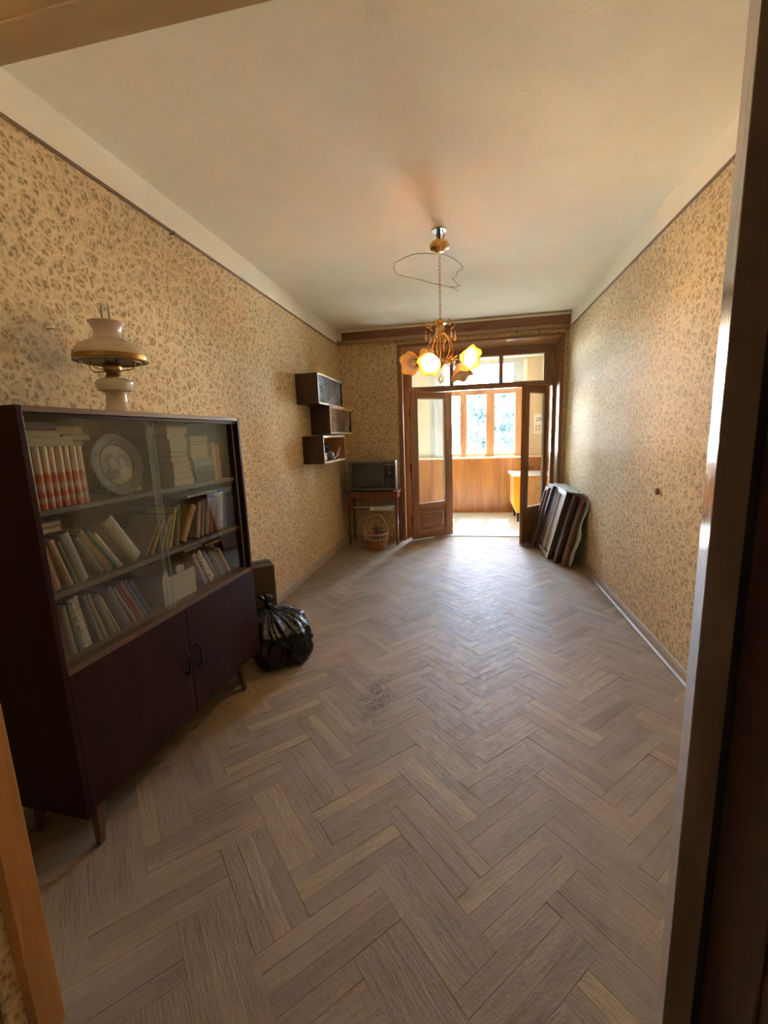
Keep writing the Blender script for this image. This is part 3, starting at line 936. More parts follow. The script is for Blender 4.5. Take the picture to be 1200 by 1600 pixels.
# ---------------------------------------------------------------- books
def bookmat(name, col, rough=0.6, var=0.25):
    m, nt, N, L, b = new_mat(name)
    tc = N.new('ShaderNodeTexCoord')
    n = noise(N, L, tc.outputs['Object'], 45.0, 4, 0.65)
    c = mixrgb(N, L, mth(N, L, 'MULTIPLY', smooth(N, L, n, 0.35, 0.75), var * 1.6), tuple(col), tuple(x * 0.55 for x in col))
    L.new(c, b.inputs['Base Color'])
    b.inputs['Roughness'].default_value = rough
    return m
def paper_mat():
    m, nt, N, L, b = new_mat('book_pages')
    tc = N.new('ShaderNodeTexCoord')
    n = noise(N, L, mapped(N, L, tc.outputs['Object'], (900, 30, 30)), 1.0, 2, 0.5)
    c = mixrgb(N, L, n, (0.44, 0.35, 0.23), (0.31, 0.235, 0.145))
    L.new(c, b.inputs['Base Color'])
    b.inputs['Roughness'].default_value = 0.8
    return m
M['pages'] = paper_mat()
COL = dict(terracotta=(.45, .22, .11), tan=(.40, .26, .13), olive=(.13, .12, .06), grey=(.30, .28, .26), brown=(.16, .10, .07), ochre=(.52, .36, .17),
           teal=(.08, .28, .24), cream=(.62, .54, .40), buff=(.55, .45, .25), thin_tan=(.50, .37, .19), orange=(.62, .33, .09), dark=(.07, .06, .05),
           gold=(.58, .45, .16), yellow=(.75, .66, .25), steel=(.22, .23, .22), pinkish=(.48, .38, .36), mauve=(.42, .31, .33), lilac=(.46, .42, .46),
           red=(.40, .09, .07), maroon=(.26, .04, .045), silver=(.55, .55, .54), plum=(.13, .075, .08), rose=(.40, .16, .14), green=(.07, .12, .07),
           slate=(.12, .15, .15), pale=(.66, .62, .55), navy=(.07, .08, .11), blue=(.30, .38, .42), pink=(.50, .33, .29), white=(.72, .68, .62))
for k, v in COL.items():
    M['bk_' + k] = bookmat('book_cover_' + k, tuple(x * 0.72 for x in v))

def marbled(name, a, b_, sc):
    m, nt, N, L, b = new_mat(name)
    tc = N.new('ShaderNodeTexCoord')
    n = noise(N, L, tc.outputs['Object'], sc, 3, 0.6, 1.0)
    c = mixrgb(N, L, smooth(N, L, n, 0.46, 0.56), a, b_)
    L.new(c, b.inputs['Base Color'])
    return m
M['bk_pattern'] = marbled('book_cover_mottled', (.66, .62, .54), (.16, .14, .12), 160)
M['bk_printed'] = marbled('book_cover_printed', (.68, .60, .52), (.22, .15, .12), 75)

def book_mesh(w, h, d, cover, root, pages_out=False, pivot=0.0):
    """x thickness, y depth from the front, z height"""
    t = min(0.0025, w * 0.12)
    x0 = -pivot
    if not pages_out:
        mb = MB()
        r = min(0.006, w * .3)
        mb.prism([(x0, r), (x0 + w * .2, r * .25), (x0 + w * .5, 0), (x0 + w * .8, r * .25), (x0 + w, r), (x0 + w, d), (x0 + w - t, d), (x0 + w - t, r + t), (x0 + t, r + t), (x0 + t, d), (x0, d)], 0, h)
        mb.build('cover', cover, root, smooth_deg=None)
        bx(x0 + t, r + t, 0.003, x0 + w - t, d - .003, h - .003).build('page_block', 'pages', root)
    else:
        mb = MB()
        mb.box(x0, 0, 0, x0 + t, d, h).box(x0 + w - t, 0, 0, x0 + w, d, h).box(x0 + t, d - t, 0, x0 + w - t, d, h)
        mb.build('cover', cover, root)
        bx(x0 + t, 0.004, 0.003, x0 + w - t, d - t, h - .003).build('page_block', 'pages', root)

def poly_of(s, z, w, h, a, piv):
    ca, sa = math.cos(a), math.sin(a)
    return [(s + x * ca + zz * sa, z - x * sa + zz * ca) for x, zz in ((-piv, 0), (w - piv, 0), (w - piv, h), (-piv, h))]
def overlap(A, B):
    for P in (A, B):
        for i in range(4):
            ex, ez = P[(i + 1) % 4][0] - P[i][0], P[(i + 1) % 4][1] - P[i][1]
            nx, nz = -ez, ex
            pa = [x * nx + z * nz for x, z in A]
            pb = [x * nx + z * nz for x, z in B]
            if max(pa) <= min(pb) + 1e-6 or max(pb) <= min(pa) + 1e-6:
                return False
    return True

placed = {}
def leaning_row(key, items, z, group, depth, y0):
    row = placed.setdefault(key, [])
    for s, w, h, lean, colr, label in items:
        a = math.radians(lean)
        piv = w if a > 0 else 0.0
        if a > 0:
            s = s + w * math.cos(a)
        h = min(h, 0.255)
        w -= 0.001
        P = poly_of(s, z + .0005, w, h, a, piv)
        k = 0
        while any(overlap(P, Q) for Q in row[-4:]) and k < 60:
            s += 0.001
            k += 1
            P = poly_of(s, z + .0005, w, h, a, piv)
        row.append(P)
        root = thing('book', label, 'book', (0, 0, 0), (0, 0, 0), group)
        yy = y0 + rng.uniform(-.004, .006)
        root.matrix_world = CABM @ Matrix.Translation((s, yy, z + .0005)) @ Matrix.Rotation(a, 4, 'Y')
        book_mesh(w, h, depth + rng.uniform(-.01, .02), 'bk_' + colr, root, pivot=piv)

G2 = 'books on the middle shelf of the bookcase'
leaning_row('m', [
    (.083, .034, .160, -9.0, 'terracotta', 'terracotta book, first from the left on the middle bookcase shelf'),
    (.130, .026, .184, -15.1, 'tan', 'plain tan book, second from the left on the middle bookcase shelf'),
    (.160, .019, .174, -15.4, 'olive', 'dark olive slim book beside the plain tan one, middle bookcase shelf'),
    (.183, .038, .197, -15.4, 'grey', 'thick grey book leaning left on the middle bookcase shelf'),
    (.262, .031, .182, -28.5, 'brown', 'dark brown book behind the ochre one, leaning left on the middle shelf'),
    (.300, .030, .210, -32.0, 'ochre', 'ochre spined book leaning hard left on the middle bookcase shelf'),
    (.339, .012, .208, -32.5, 'teal', 'thin teal book between ochre and cream books on the middle shelf'),
    (.355, .020, .191, -32.5, 'cream', 'cream slim book right of the thin teal one, middle shelf'),
    (.441, .058, .228, -32.5, 'buff', 'very thick buff book leaning left in the centre of the middle shelf'),
], SH2, G2, .16, .075)
leaning_row('m2', [
    (.520, .012, .205, 37.0, 'thin_tan', 'thin tan booklet leaning right, just right of the thick buff book'),
    (.541, .016, .195, 34.0, 'orange', 'amber brown book leaning right behind the thin tan booklet'),
    (.562, .024, .185, 31.0, 'dark', 'blackish book leaning right in the middle shelf group by the glass overlap'),
    (.595, .016, .175, 27.0, 'gold', 'golden tan book, right of the blackish leaning book'),
    (.617, .016, .170, 24.0, 'thin_tan', 'sandy slim book leaning right near the glass overlap, middle shelf'),
    (.637, .016, .200, 21.0, 'yellow', 'yellow edged slim book leaning right at the glass overlap'),
    (.672, .022, .200, 12.0, 'steel', 'dark steel grey book at the right end of the leaning group'),
], SH2, G2, .16, .085)
leaning_row('m3', [
    (.755, .040, .200, 33.0, 'orange', 'bright orange book leaning right behind the right glass pane'),
    (.868, .030, .190, 15.0, 'pinkish', 'pinkish grey magazine upright behind the right pane, middle shelf'),
    (.905, .032, .195, 15.0, 'mauve', 'mauve book second after the orange one, middle shelf right'),
    (.945, .034, .195, 14.5, 'lilac', 'lilac grey book in the right half of the middle shelf'),
    (.986, .026, .195, 14.0, 'rose', 'rose red book right of the lilac grey book'),
    (1.018, .036, .215, 11.5, 'maroon', 'tall maroon book in the right group of the middle shelf'),
    (1.061, .020, .210, 10.0, 'gold', 'slim golden book right of the tall maroon book'),
    (1.087, .034, .215, 9.0, 'silver', 'silver grey folder near the right end of the middle shelf'),
    (1.126, .030, .205, 8.0, 'slate', 'slate dark folder, last on the right of the middle shelf'),
], SH2, G2, .17, .085)
G3 = 'books on the lowest glazed shelf of the bookcase'
leaning_row('b', [
    (.050, .032, .188, -1.5, 'plum', 'dark plum book, first on the left of the lowest glazed shelf'),
    (.110, .022, .195, -5.0, 'tan', 'worn tan book, second on the lowest glazed shelf'),
    (.138, .014, .193, -7.0, 'green', 'dark green slim book before the mottled white one, lowest glazed shelf'),
    (.158, .042, .210, -8.3, 'pattern', 'mottled black and white thick book on the lowest glazed shelf'),
    (.206, .024, .208, -12.8, 'brown', 'dark brown book right of the mottled white book'),
    (.232, .019, .205, -15.0, 'tan', 'tan brown slim book, sixth on the lowest glazed shelf'),
    (.254, .034, .194, -16.7, 'olive', 'dark olive book left of the thin yellow one'),
    (.296, .009, .187, -20.0, 'yellow', 'very thin bright yellow booklet on the lowest glazed shelf'),
    (.312, .050, .197, -21.0, 'plum', 'thick dark plum book right of the thin yellow booklet'),
    (.372, .015, .202, -25.5, 'pink', 'pale pink striped slim book on the lowest glazed shelf'),
    (.392, .015, .212, -25.8, 'maroon', 'maroon slim book between pink and red ones, lowest glazed shelf'),
    (.411, .024, .212, -26.0, 'red', 'red book leaning left on the lowest glazed shelf'),
    (.442, .020, .213, -26.0, 'slate', 'slate coloured book right of the red one, lowest glazed shelf'),
    (.469, .026, .200, -26.0, 'navy', 'dark navy book beside the paper box, lowest glazed shelf'),
], SH3 + .001, G3, .16, .075)
leaning_row('b2', [
    (.884, .032, .200, -24.7, 'pink', 'dusty pink book right of the cardboard paper box'),
    (.922, .042, .207, -29.0, 'printed', 'white book with dark printed spine, right of the paper box'),
    (.970, .030, .199, -29.5, 'grey', 'grey book right of the white printed one, lowest glazed shelf'),
    (1.000, .028, .188, -29.5, 'slate', 'dark teal grey book in the lower right of the bookcase'),
    (1.036, .014, .187, -29.5, 'pale', 'pale thin booklet in the lower right of the bookcase'),
    (1.060, .028, .180, -29.5, 'steel', 'steel grey book near the lower right corner of the bookcase'),
    (1.098, .020, .161, -29.5, 'rose', 'rose pink slim book near the lower right corner of the bookcase'),
    (1.125, .016, .180, -29.5, 'white', 'white slim booklet last on the lowest glazed shelf'),
], SH3 + .001, G3, .16, .075)

# orange and white set
def set_spine():
    m, nt, N, L, b = new_mat('orange_white_spine')
    tc = N.new('ShaderNodeTexCoord')
    sp = N.new('ShaderNodeSeparateXYZ')
    L.new(tc.outputs['Object'], sp.inputs[0])
    oi = N.new('ShaderNodeObjectInfo')
    n = noise(N, L, mapped(N, L, tc.outputs['Object'], (70, 1, 45)), 1.0, 3, 0.7)
    x = mth(N, L, 'ADD', sp.outputs['Z'], mth(N, L, 'MULTIPLY', mth(N, L, 'SUBTRACT', n, 0.5), 0.085))
    c1 = smooth(N, L, x, 0.118, 0.126)
    w = N.new('ShaderNodeTexNoise')
    w.noise_dimensions = '1D'
    w.inputs['Scale'].default_value = 30
    w.inputs['Detail'].default_value = 1
    L.new(mth(N, L, 'ADD', x, mth(N, L, 'MULTIPLY', oi.outputs['Random'], 0.0)), w.inputs['W'])
    band = mth(N, L, 'SUBTRACT', 1.0, smooth(N, L, mth(N, L, 'ABSOLUTE', mth(N, L, 'SUBTRACT', x, 0.075)), 0.008, 0.013))
    band2 = mth(N, L, 'SUBTRACT', 1.0, smooth(N, L, mth(N, L, 'ABSOLUTE', mth(N, L, 'SUBTRACT', x, 0.028)), 0.005, 0.009))
    c = mixrgb(N, L, c1, (0.46, 0.085, 0.022), (0.50, 0.36, 0.255))
    c = mixrgb(N, L, band, c, (0.46, 0.30, 0.22))
    c = mixrgb(N, L, band2, c, (0.44, 0.27, 0.19))
    mark = mth(N, L, 'MULTIPLY', smooth(N, L, noise(N, L, mapped(N, L, tc.outputs['Object'], (160, 1, 160)), 1.0, 2), 0.6, 0.66),
               mth(N, L, 'SUBTRACT', 1.0, smooth(N, L, mth(N, L, 'ABSOLUTE', mth(N, L, 'SUBTRACT', sp.outputs['Z'], 0.188)), 0.004, 0.012)))
    c = mixrgb(N, L, mth(N, L, 'MULTIPLY', mark, 0.8), c, (0.12, 0.06, 0.05))
    L.new(c, b.inputs['Base Color'])
    b.inputs['Roughness'].default_value = 0.55
    return m
M['set_spine'] = set_spine()
ordinal = ['first', 'second', 'third', 'fourth', 'fifth', 'sixth', 'seventh', 'eighth', 'ninth']
s = 0.034
for k, w in enumerate((.024, .029, .026, .027, .026, .028, .025, .026, .026)):
    root = thing('book', ordinal[k] + ' volume from the left in the orange and white set, top bookcase shelf', 'book', (0, 0, 0), (0, 0, 0), 'orange and white volumes on the top shelf')
    root.matrix_world = CABM @ Matrix.Translation((s, 0.072 + rng.uniform(-.002, .003), SH1 + .0005))
    book_mesh(w - .0012, 0.212, 0.15, 'set_spine', root)
    s += w + .0006

# flat-lying books
def flat_pile(group, items, zbase, y0, depth):
    """items from the bottom up: s0, s1, thickness, colour, pages_out, label"""
    z = zbase + .0004
    for s0, s1, th, colr, po, label in items:
        root = thing('book', label, 'book', (0, 0, 0), (0, 0, 0), group)
        a = math.radians(rng.uniform(-2.0, 2.0))
        wd = s1 - s0
        sc_ = Matrix.Translation((s0 + wd / 2, y0 + rng.uniform(-.006, .006), z)) @ Matrix.Rotation(a, 4, 'Z') @ Matrix.Translation((-wd / 2, 0, 0))
        # thickness axis turned upright: local x -> z, z -> -x
        T = Matrix(((0, 0, 1, 0), (0, 1, 0, 0), (1, 0, 0, 0), (0, 0, 0, 1)))
        root.matrix_world = CABM @ sc_ @ Matrix(((0, 0, -1, wd), (0, 1, 0, 0), (1, 0, 0, 0), (0, 0, 0, 1)))
        book_mesh(th - .0008, wd, depth, 'bk_' + colr, root, pages_out=po)
        z += th
    return z
num = ['lowest', 'second lowest', 'third from the bottom', 'fourth from the bottom', 'fifth from the bottom', 'sixth from the bottom', 'seventh from the bottom', 'eighth from the bottom', 'ninth from the bottom', 'topmost']
ga = 'books piled flat at the glass overlap on the top shelf'
spec = [(.036, 'terracotta'), (.028, 'tan'), (.027, 'pink'), (.026, 'terracotta'), (.026, 'tan'), (.025, 'green'), (.033, 'thin_tan'), (.030, 'cream'), (.028, 'pink'), (.033, 'cream')]
items = []
sx = [(.751, .902), (.755, .892), (.757, .893), (.760, .894), (.757, .884), (.753, .865), (.752, .876), (.748, .880), (.750, .882), (.740, .884)]
for k, (th, c_) in enumerate(spec):
    items.append((*sx[k], th, c_, True, 'cream edged book, ' + num[k] + ' in the tall flat pile, top shelf right'))
flat_pile(ga, items, SH1, .085, .13)
gb = 'books piled flat right of the tall pile on the top shelf'
nb_ = ['lowest', 'second', 'third', 'fourth', 'fifth', 'sixth', 'seventh', 'topmost']
spec = [(.040, 'slate'), (.038, 'slate'), (.030, 'blue'), (.022, 'blue'), (.034, 'pinkish'), (.032, 'cream'), (.018, 'olive'), (.028, 'cream')]
sx = [(.922, 1.080), (.914, 1.080), (.917, 1.082), (.918, 1.077), (.905, 1.05), (.908, 1.055), (.908, 1.052), (.906, 1.052)]
items = [(*sx[k], th, c_, k > 3, {'slate': 'teal grey', 'blue': 'pale blue', 'pinkish': 'pinkish grey', 'cream': 'cream', 'olive': 'olive'}[c_] + ' book, ' + nb_[k] + ' from below in the right flat pile, top shelf') for k, (th, c_) in enumerate(spec)]
flat_pile(gb, items, SH1, .085, .13)
gc = 'books piled flat behind the portrait plate'
spec = [(.022, 'brown'), (.030, 'mauve'), (.020, 'green'), (.016, 'yellow'), (.038, 'thin_tan'), (.022, 'brown'), (.020, 'tan')]
sx = [(.518, .650), (.535, .655), (.540, .663), (.540, .663), (.545, .650), (.504, .60), (.506, .60)]
items = [(*sx[k], th, c_, k in (0, 4), {'brown': 'brown', 'mauve': 'mauve', 'green': 'green', 'yellow': 'yellow', 'thin_tan': 'sandy', 'tan': 'tan'}[c_] + ' book, ' + nb_[k] + ' from below in the pile half behind the portrait plate') for k, (th, c_) in enumerate(spec)]
flat_pile(gc, items, SH1, .175, .13)
gd = 'books lying flat on top of the orange set'
zt = SH1 + .2135
items = [(.045, .250, .030, 'cream', True, 'long cream paged book lying directly on the orange and white set'),
         (.052, .205, .024, 'tan', True, 'tan book, second in the pile lying on the orange and white set'),
         (.052, .190, .033, 'brown', False, 'brown thick book topmost in the left pile on the orange set')]
flat_pile(gd, items, zt, .080, .13)
ge = 'books lying flat at the right end of the orange set'
items = [(.253, .342, .018, 'pinkish', True, 'small pinkish book lying at the right end of the orange set'),
         (.252, .372, .024, 'brown', True, 'brown paged book, second in the pile at the right end of the set'),
         (.225, .347, .030, 'buff', True, 'buff book topmost above the right end of the orange set')]
# carried by an upright dark book standing behind the plate
root = thing('book', 'dark upright book just right of the orange set, half behind the plate', 'book')
root.matrix_world = CABM @ Matrix.Translation((.283, .128, SH1 + .0005))
book_mesh(.045, .2125, .13, 'bk_dark', root)
flat_pile(ge, items, zt, .130, .12)
for (s0, w, h, c_, lb) in ((1.086, .034, .205, 'thin_tan', 'upright sandy book right of the flat piles on the top shelf'), (1.122, .034, .195, 'rose', 'upright rose brown book at the right end of the top shelf')):
    root = thing('book', lb, 'book')
    root.matrix_world = CABM @ Matrix.Translation((s0, .085, SH1 + .0005))
    book_mesh(w - .001, h, .14, 'bk_' + c_, root)

def flat_one(s0, s1, z, th, colr, po, label, y0=.09, depth=.15):
    flat_pile('books laid flat across the leaning rows', [(s0, s1, th, colr, po, label)], z, y0, depth)
flat_one(.835, 1.10, 1.2245, .012, 'pale', False, 'pale magazine lying flat across the right group of the middle shelf')
flat_one(.775, .925, .953, .014, 'buff', True, 'buff book lying flat on the leaning books, lower right shelf')
flat_one(.945, 1.085, .941, .016, 'terracotta', True, 'terracotta book lying flat on the leaning books, lower right shelf')
flat_one(.060, .165, 1.2065, .022, 'brown', True, 'brown book lying flat on the left leaning row, middle shelf')
flat_one(.065, .160, 1.2290, .018, 'steel', True, 'grey book topmost on the left leaning row, middle shelf')

# portrait plate
M['plate'] = mat('greenish_plate_glaze', (0.095, 0.090, 0.058), 0.6, spec=0.25)
M['plate_rim'] = mat('pale_plate_rim', (0.30, 0.28, 0.20), 0.5)
plate = thing('souvenir_plate', 'round greenish plate with a sepia portrait of two people, in the bookcase', 'plate')
plate.matrix_world = CABM @ Matrix.Translation((0.432, 0.088, SH1 + 0.1305)) @ Matrix.Rotation(math.radians(-8), 4, 'X')
XP = Matrix.Rotation(PI / 2, 4, 'X')        # lathe axis towards the front
MB().lathe([(0.001, -.004), (.078, -.004), (.088, .003), (.122, .008), (.1245, .010), (.122, .012), (.088, .007), (.080, .001), (0.001, 0.0)], 48, XP).build('dish', 'plate', plate, smooth_deg=35)
MB().lathe([(.1205, .0095), (.1230, .0135), (.1252, .0105), (.1235, .008)], 48, XP).build('rim', 'plate_rim', plate, smooth_deg=60, label='pale rim line')
MB().lathe([(.0835, .0055), (.0855, .0085), (.0875, .0068)], 48, XP).build('inner_ring', 'plate_rim', plate, smooth_deg=60, label='pale ring round the portrait')
mb = MB()
pm = [mat('sepia_ground', (.19, .165, .095), .5), mat('sepia_hair', (.05, .04, .025), .5), mat('sepia_face', (.25, .20, .13), .5), mat('sepia_coat', (.065, .055, .037), .5), mat('sepia_shirt', (.27, .23, .16), .5)]
def disc(cx, cz, rx, rz, y, mi, n=20, clipz=None):
    mb.cur = mi
    ps = [(cx + rx * math.cos(2 * PI * i / n), y, cz + rz * math.sin(2 * PI * i / n)) for i in range(n)]
    ps2 = [(x, y - .0004, z) for x, yy, z in ps]
    mb.add(ps + ps2, [tuple(range(n)), tuple(range(2 * n - 1, n - 1, -1))] + [(i, (i + 1) % n, n + (i + 1) % n, n + i) for i in range(n)])
disc(0, 0, .079, .079, -.0016, 0)
disc(-.030, -.040, .037, .030, -.0024, 3)
disc(.032, -.042, .034, .028, -.0024, 4)
disc(-.027, .016, .025, .030, -.0030, 1)
disc(.030, .014, .024, .030, -.0030, 1)
disc(-.023, .006, .017, .022, -.0038, 2)
disc(.027, .002, .015, .022, -.0038, 2)
for cx in (-.023, .027):
    disc(cx - .006, .009, .003, .0016, -.0046, 1, 8)
    disc(cx + .006, .009, .003, .0016, -.0046, 1, 8)
    disc(cx, -.007, .005, .0014, -.0046, 1, 8)
disc(0, -.066, .045, .012, -.0032, 0, 16)
mb.build('portrait_print', pm, plate, label='sepia head portraits of two people')
MB().tube([(-.05, -.012, -.122), (-.05, .05, -.112), (-.04, .02, -.02)], .002, 6).tube([(.05, -.012, -.122), (.05, .05, -.112), (.04, .02, -.02)], .002, 6).build('stand', 'iron', plate)

# box of papers on the lowest glazed shelf
pb = thing('paper_box', 'open tan cardboard box stuffed with loose papers on the lowest glazed shelf', 'box')
pb.matrix_world = CABM @ Matrix.Translation((0.572, 0.066, SH3 + .001))
M['card'] = bookmat('tan_cardboard', (.42, .34, .23), .7, .1)
M['sheet'] = mat('loose_paper', (.70, .64, .54), .7)
mb = MB().box(0, 0, 0, .228, .003, .132).box(0, .157, 0, .228, .16, .165).box(0, .003, 0, .003, .157, .150).box(.225, .003, 0, .228, .157, .150).box(.003, .003, 0, .225, .157, .003)
mb.build('carton', 'card', pb)
for k in range(7):
    X = Matrix.Translation((.02 + .027 * k, .02 + .015 * (k % 4), .006)) @ Matrix.Rotation(math.radians(rng.uniform(-9, 9)), 4, 'Y') @ Matrix.Rotation(math.radians(rng.uniform(10, 60)), 4, 'Z')
    MB().box(0, 0, 0, .045, .002, rng.uniform(.12, .155), X).build('paper_sheet', 'sheet', pb)

# blue grey box in the lower right corner
rb = thing('storage_box', 'pale blue grey box standing at the far right of the lowest glazed shelf', 'box')
rb.matrix_world = CABM @ Matrix.Translation((1.165, 0.235, SH3 + .001))
bx(0, 0, 0, .05, .12, .19).build('carton', mat('blue_grey_card', (.40, .44, .46), .6), rb, bevel=.002)
bx(-.002, -.002, .19, .052, .122, .205).build('lid', mat('blue_grey_lid', (.44, .48, .50), .6), rb, bevel=.002)

# ------------------------------------------------------------------ oil lamp on the bookcase
lampP = CABM @ Vector((0.60, 0.205, CT))
lamp = thing('oil_lamp', 'old cream porcelain oil lamp with a wide shade on top of the bookcase', 'lamp', tuple(lampP))
LS = 1.03
MB().lathe([(.001, 0), (.060, 0), (.062, .012), (.050, .022), (.043, .05), (.040, .085), (.046, .098)], 32, None, True).build('pedestal', 'porcelain', lamp, smooth_deg=40)
MB().lathe([(.046, .098), (.066, .104), (.072, .114), (.076, .138), (.062, .152), (.036, .160), (.001, .162)], 32).build('font', 'porcelain', lamp, smooth_deg=40)
MB().lathe([(.030, .160), (.033, .168), (.026, .176), (.034, .186), (.038, .205), (.032, .222), (.025, .228), (.001, .229)], 24).build('burner', 'brass_dark', lamp, smooth_deg=40)
mb = MB()
mb.tube([(-.116, 0, .222), (-.114, 0, .205), (-.095, 0, .190), (-.035, 0, .188)], .0024, 8).tube([(.116, 0, .222), (.114, 0, .205), (.095, 0, .190), (.035, 0, .188)], .0024, 8)
mb.tube([(0, -.116, .222), (0, -.114, .205), (0, -.095, .190), (0, -.035, .188)], .0024, 8)
mb.tube(arc((0, 0, .224), .116, 0, 2 * PI, 36, 'xy')[:-1], .0026, 8, closed=True)
mb.build('shade_holder', 'brass_dark', lamp, smooth_deg=60)
sh = MB().lathe([(.132, .226), (.140, .232), (.142, .250), (.140, .262), (.128, .283), (.100, .303), (.070, .318), (.055, .332), (.053, .350), (.060, .372), (.071, .390), (.069, .391), (.057, .373), (.050, .350), (.052, .331), (.068, .315), (.098, .300), (.125, .280), (.137, .261), (.138, .232)], 48)
def shade_mat():
    m, nt, N, L, b = new_mat('opal_glass_shade')
    g = N.new('ShaderNodeTexCoord')
    n = smooth(N, L, noise(N, L, mapped(N, L, g.outputs['Object'], (26, 26, 60)), 1.0, 3, 0.7), 0.60, 0.66)
    sp = N.new('ShaderNodeSeparateXYZ')
    L.new(g.outputs['Object'], sp.inputs[0])
    band = mth(N, L, 'SUBTRACT', 1.0, smooth(N, L, mth(N, L, 'ABSOLUTE', mth(N, L, 'SUBTRACT', sp.outputs['Z'], 0.292)), 0.012, 0.022))
    c = mixrgb(N, L, mth(N, L, 'MULTIPLY', mth(N, L, 'MULTIPLY', n, band), 0.75), (0.56, 0.46, 0.37), (0.20, 0.12, 0.07))
    L.new(c, b.inputs['Base Color'])
    b.inputs['Roughness'].default_value = 0.2
    b.inputs['Coat Weight'].default_value = 0.4
    return m
sh.build('lamp_shade', shade_mat(), lamp, smooth_deg=45)
MB().lathe([(.1415, .228), (.1445, .230), (.1445, .249), (.1415, .251)], 48).build('shade_band', 'brass_dark', lamp, smooth_deg=40, label='dark brass band round the shade')
MB().lathe([(.022, .229), (.030, .25), (.031, .275), (.022, .31), (.0175, .36), (.0165, .47), (.0180, .476)], 24).build('chimney', glass_mat('lamp_chimney_glass', 0.06), lamp, smooth_deg=50)

# ------------------------------------------------------------------ wall boxes
M['box_side'] = wood('dark_brown_box_laminate', (0.040, 0.015, 0.010), (0.065, 0.026, 0.017), 'Z', 0.3)
M['box_edge'] = mat('pale_box_edge', (0.55, 0.42, 0.30), 0.45)
M['box_in'] = wood('orange_box_interior', (0.42, 0.17, 0.05), (0.55, 0.25, 0.08), 'Y', 0.5)
M['box_glass'] = glass_mat('wall_box_glass_blue_reflection', 0.20, (0.75, 0.80, 0.85), 0.34, (0.62, 0.70, 0.80), 0.10)  # bluish window reflection painted in through the haze colour
M['box_glass2'] = glass_mat('wall_box_glass_tan_reflection', 0.14, (0.70, 0.52, 0.36), 0.36, (0.62, 0.45, 0.31), 0.14)  # tan reflection of wood put into tint and haze colour
def wall_box(label, y0, y1, z0, z1, xf, glass):
    b_ = thing('wall_box_shelf', label, 'wall shelf', (XL, y0, z0), (0, 0, 0), 'dark box shelves on the left wall by the far corner')
    d, l, h, t = xf - XL, y1 - y0, z1 - z0, 0.016
    bx(0.001, 0, 0, d, t, h).build('side_panel', 'box_side', b_, bevel=0.001)
    bx(0.001, l - t, 0, d, l, h).build('side_panel', 'box_side', b_, bevel=0.001)
    bx(0.001, t, h - t, d, l - t, h).build('top_panel', 'box_side', b_)
    bx(0.001, t, 0, d, l - t, t).build('bottom_panel', 'box_side', b_)
    bx(0.001, t, t, 0.006, l - t, h - t).build('back_panel', 'box_in', b_)
    for yy0, yy1, zz0, zz1, nm in ((0, l, h - t, h, 'edge_strip'), (0, l, 0, t, 'edge_strip'), (0, t, t, h - t, 'edge_strip'), (l - t, l, t, h - t, 'edge_strip')):
        bx(d, yy0, zz0, d + .0015, yy1, zz1).build(nm, 'box_edge', b_, label='pale front edge strip')
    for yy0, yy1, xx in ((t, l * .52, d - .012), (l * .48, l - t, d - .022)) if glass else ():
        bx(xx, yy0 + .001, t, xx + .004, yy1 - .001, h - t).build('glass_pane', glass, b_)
    if glass is None:
        bx(.006, t, t, d - .002, t + .004, h - t).build('lining_board', 'box_in', b_)
        bx(.006, l - t - .004, t, d - .002, l - t, h - t).build('lining_board', 'box_in', b_)
        bx(.006, t + .004, h - t - .004, d - .002, l - t - .004, h - t).build('lining_board', 'box_edge', b_)
        bx(.006, t + .004, t, d - .002, l - t - .004, t + .004).build('lining_board', 'box_edge', b_)
    return b_
wall_box('topmost dark wall box with painted bluish reflection on sliding glass, by the far left corner', 4.40, 5.31, 1.862, 2.172, -1.505, 'box_glass')
wall_box('middle dark wall box with painted brownish reflection on its glass, set further into the corner', 4.785, 5.72, 1.552, 1.860, -1.515, 'box_glass2')
wall_box('lowest dark wall box, open fronted with trinkets inside', 4.485, 5.33, 1.230, 1.530, -1.51, None)
# trinkets in the lowest box
zs = 1.230 + .0205
pot = thing('kettle', 'small dark grey round pot with a lid in the open wall box', 'pot', (-1.60, 4.90, zs))
MB().lathe([(.001, 0), (.04, .0), (.066, .025), (.072, .06), (.06, .095), (.035, .108), (.001, .11)], 24).build('body', mat('grey_enamel', (.16, .16, .18), .25), pot, smooth_deg=50)
MB().lathe([(.036, .108), (.038, .113), (.020, .122), (.008, .126), (.010, .138), (.001, .142)], 20).build('lid', 'iron', pot, smooth_deg=40)
MB().tube(bez((-.0, .06, .09), (0, .11, .17), (0, -.10, .20), (0, -.06, .09), 12), .005, 8).build('handle', 'iron', pot, smooth_deg=60)
fig = thing('figurine', 'small white bird shaped figurine at the left front of the open wall box', 'figurine', (-1.54, 4.585, zs))
mb = MB().ball((0, 0, .035), .034, 14, None, (.8, 1.2, 1)).ball((0, .03, .075), .020, 12).ball((0, -.045, .045), .016, 10, None, (.5, 1.6, .6))
mb.build('body', mat('white_glaze', (.72, .66, .58), .3), fig, smooth_deg=60)
MB().lathe([(.007, 0), (.001, .02)], 8, Matrix.Translation((0, .047, .075)) @ Matrix.Rotation(-PI / 2, 4, 'X')).build('beak', 'box_edge', fig)
jar = thing('dried_bunch', 'dark dried leaf bunch in a short jar behind the grey pot', 'dried bunch', (-1.672, 5.07, zs))
MB().lathe([(.001, 0), (.04, 0), (.045, .05), (.035, .09), (.037, .10), (.032, .10), (.030, .06), (.001, .05)], 20).build('jar', 'bk_olive', jar, smooth_deg=50)
mb = MB()
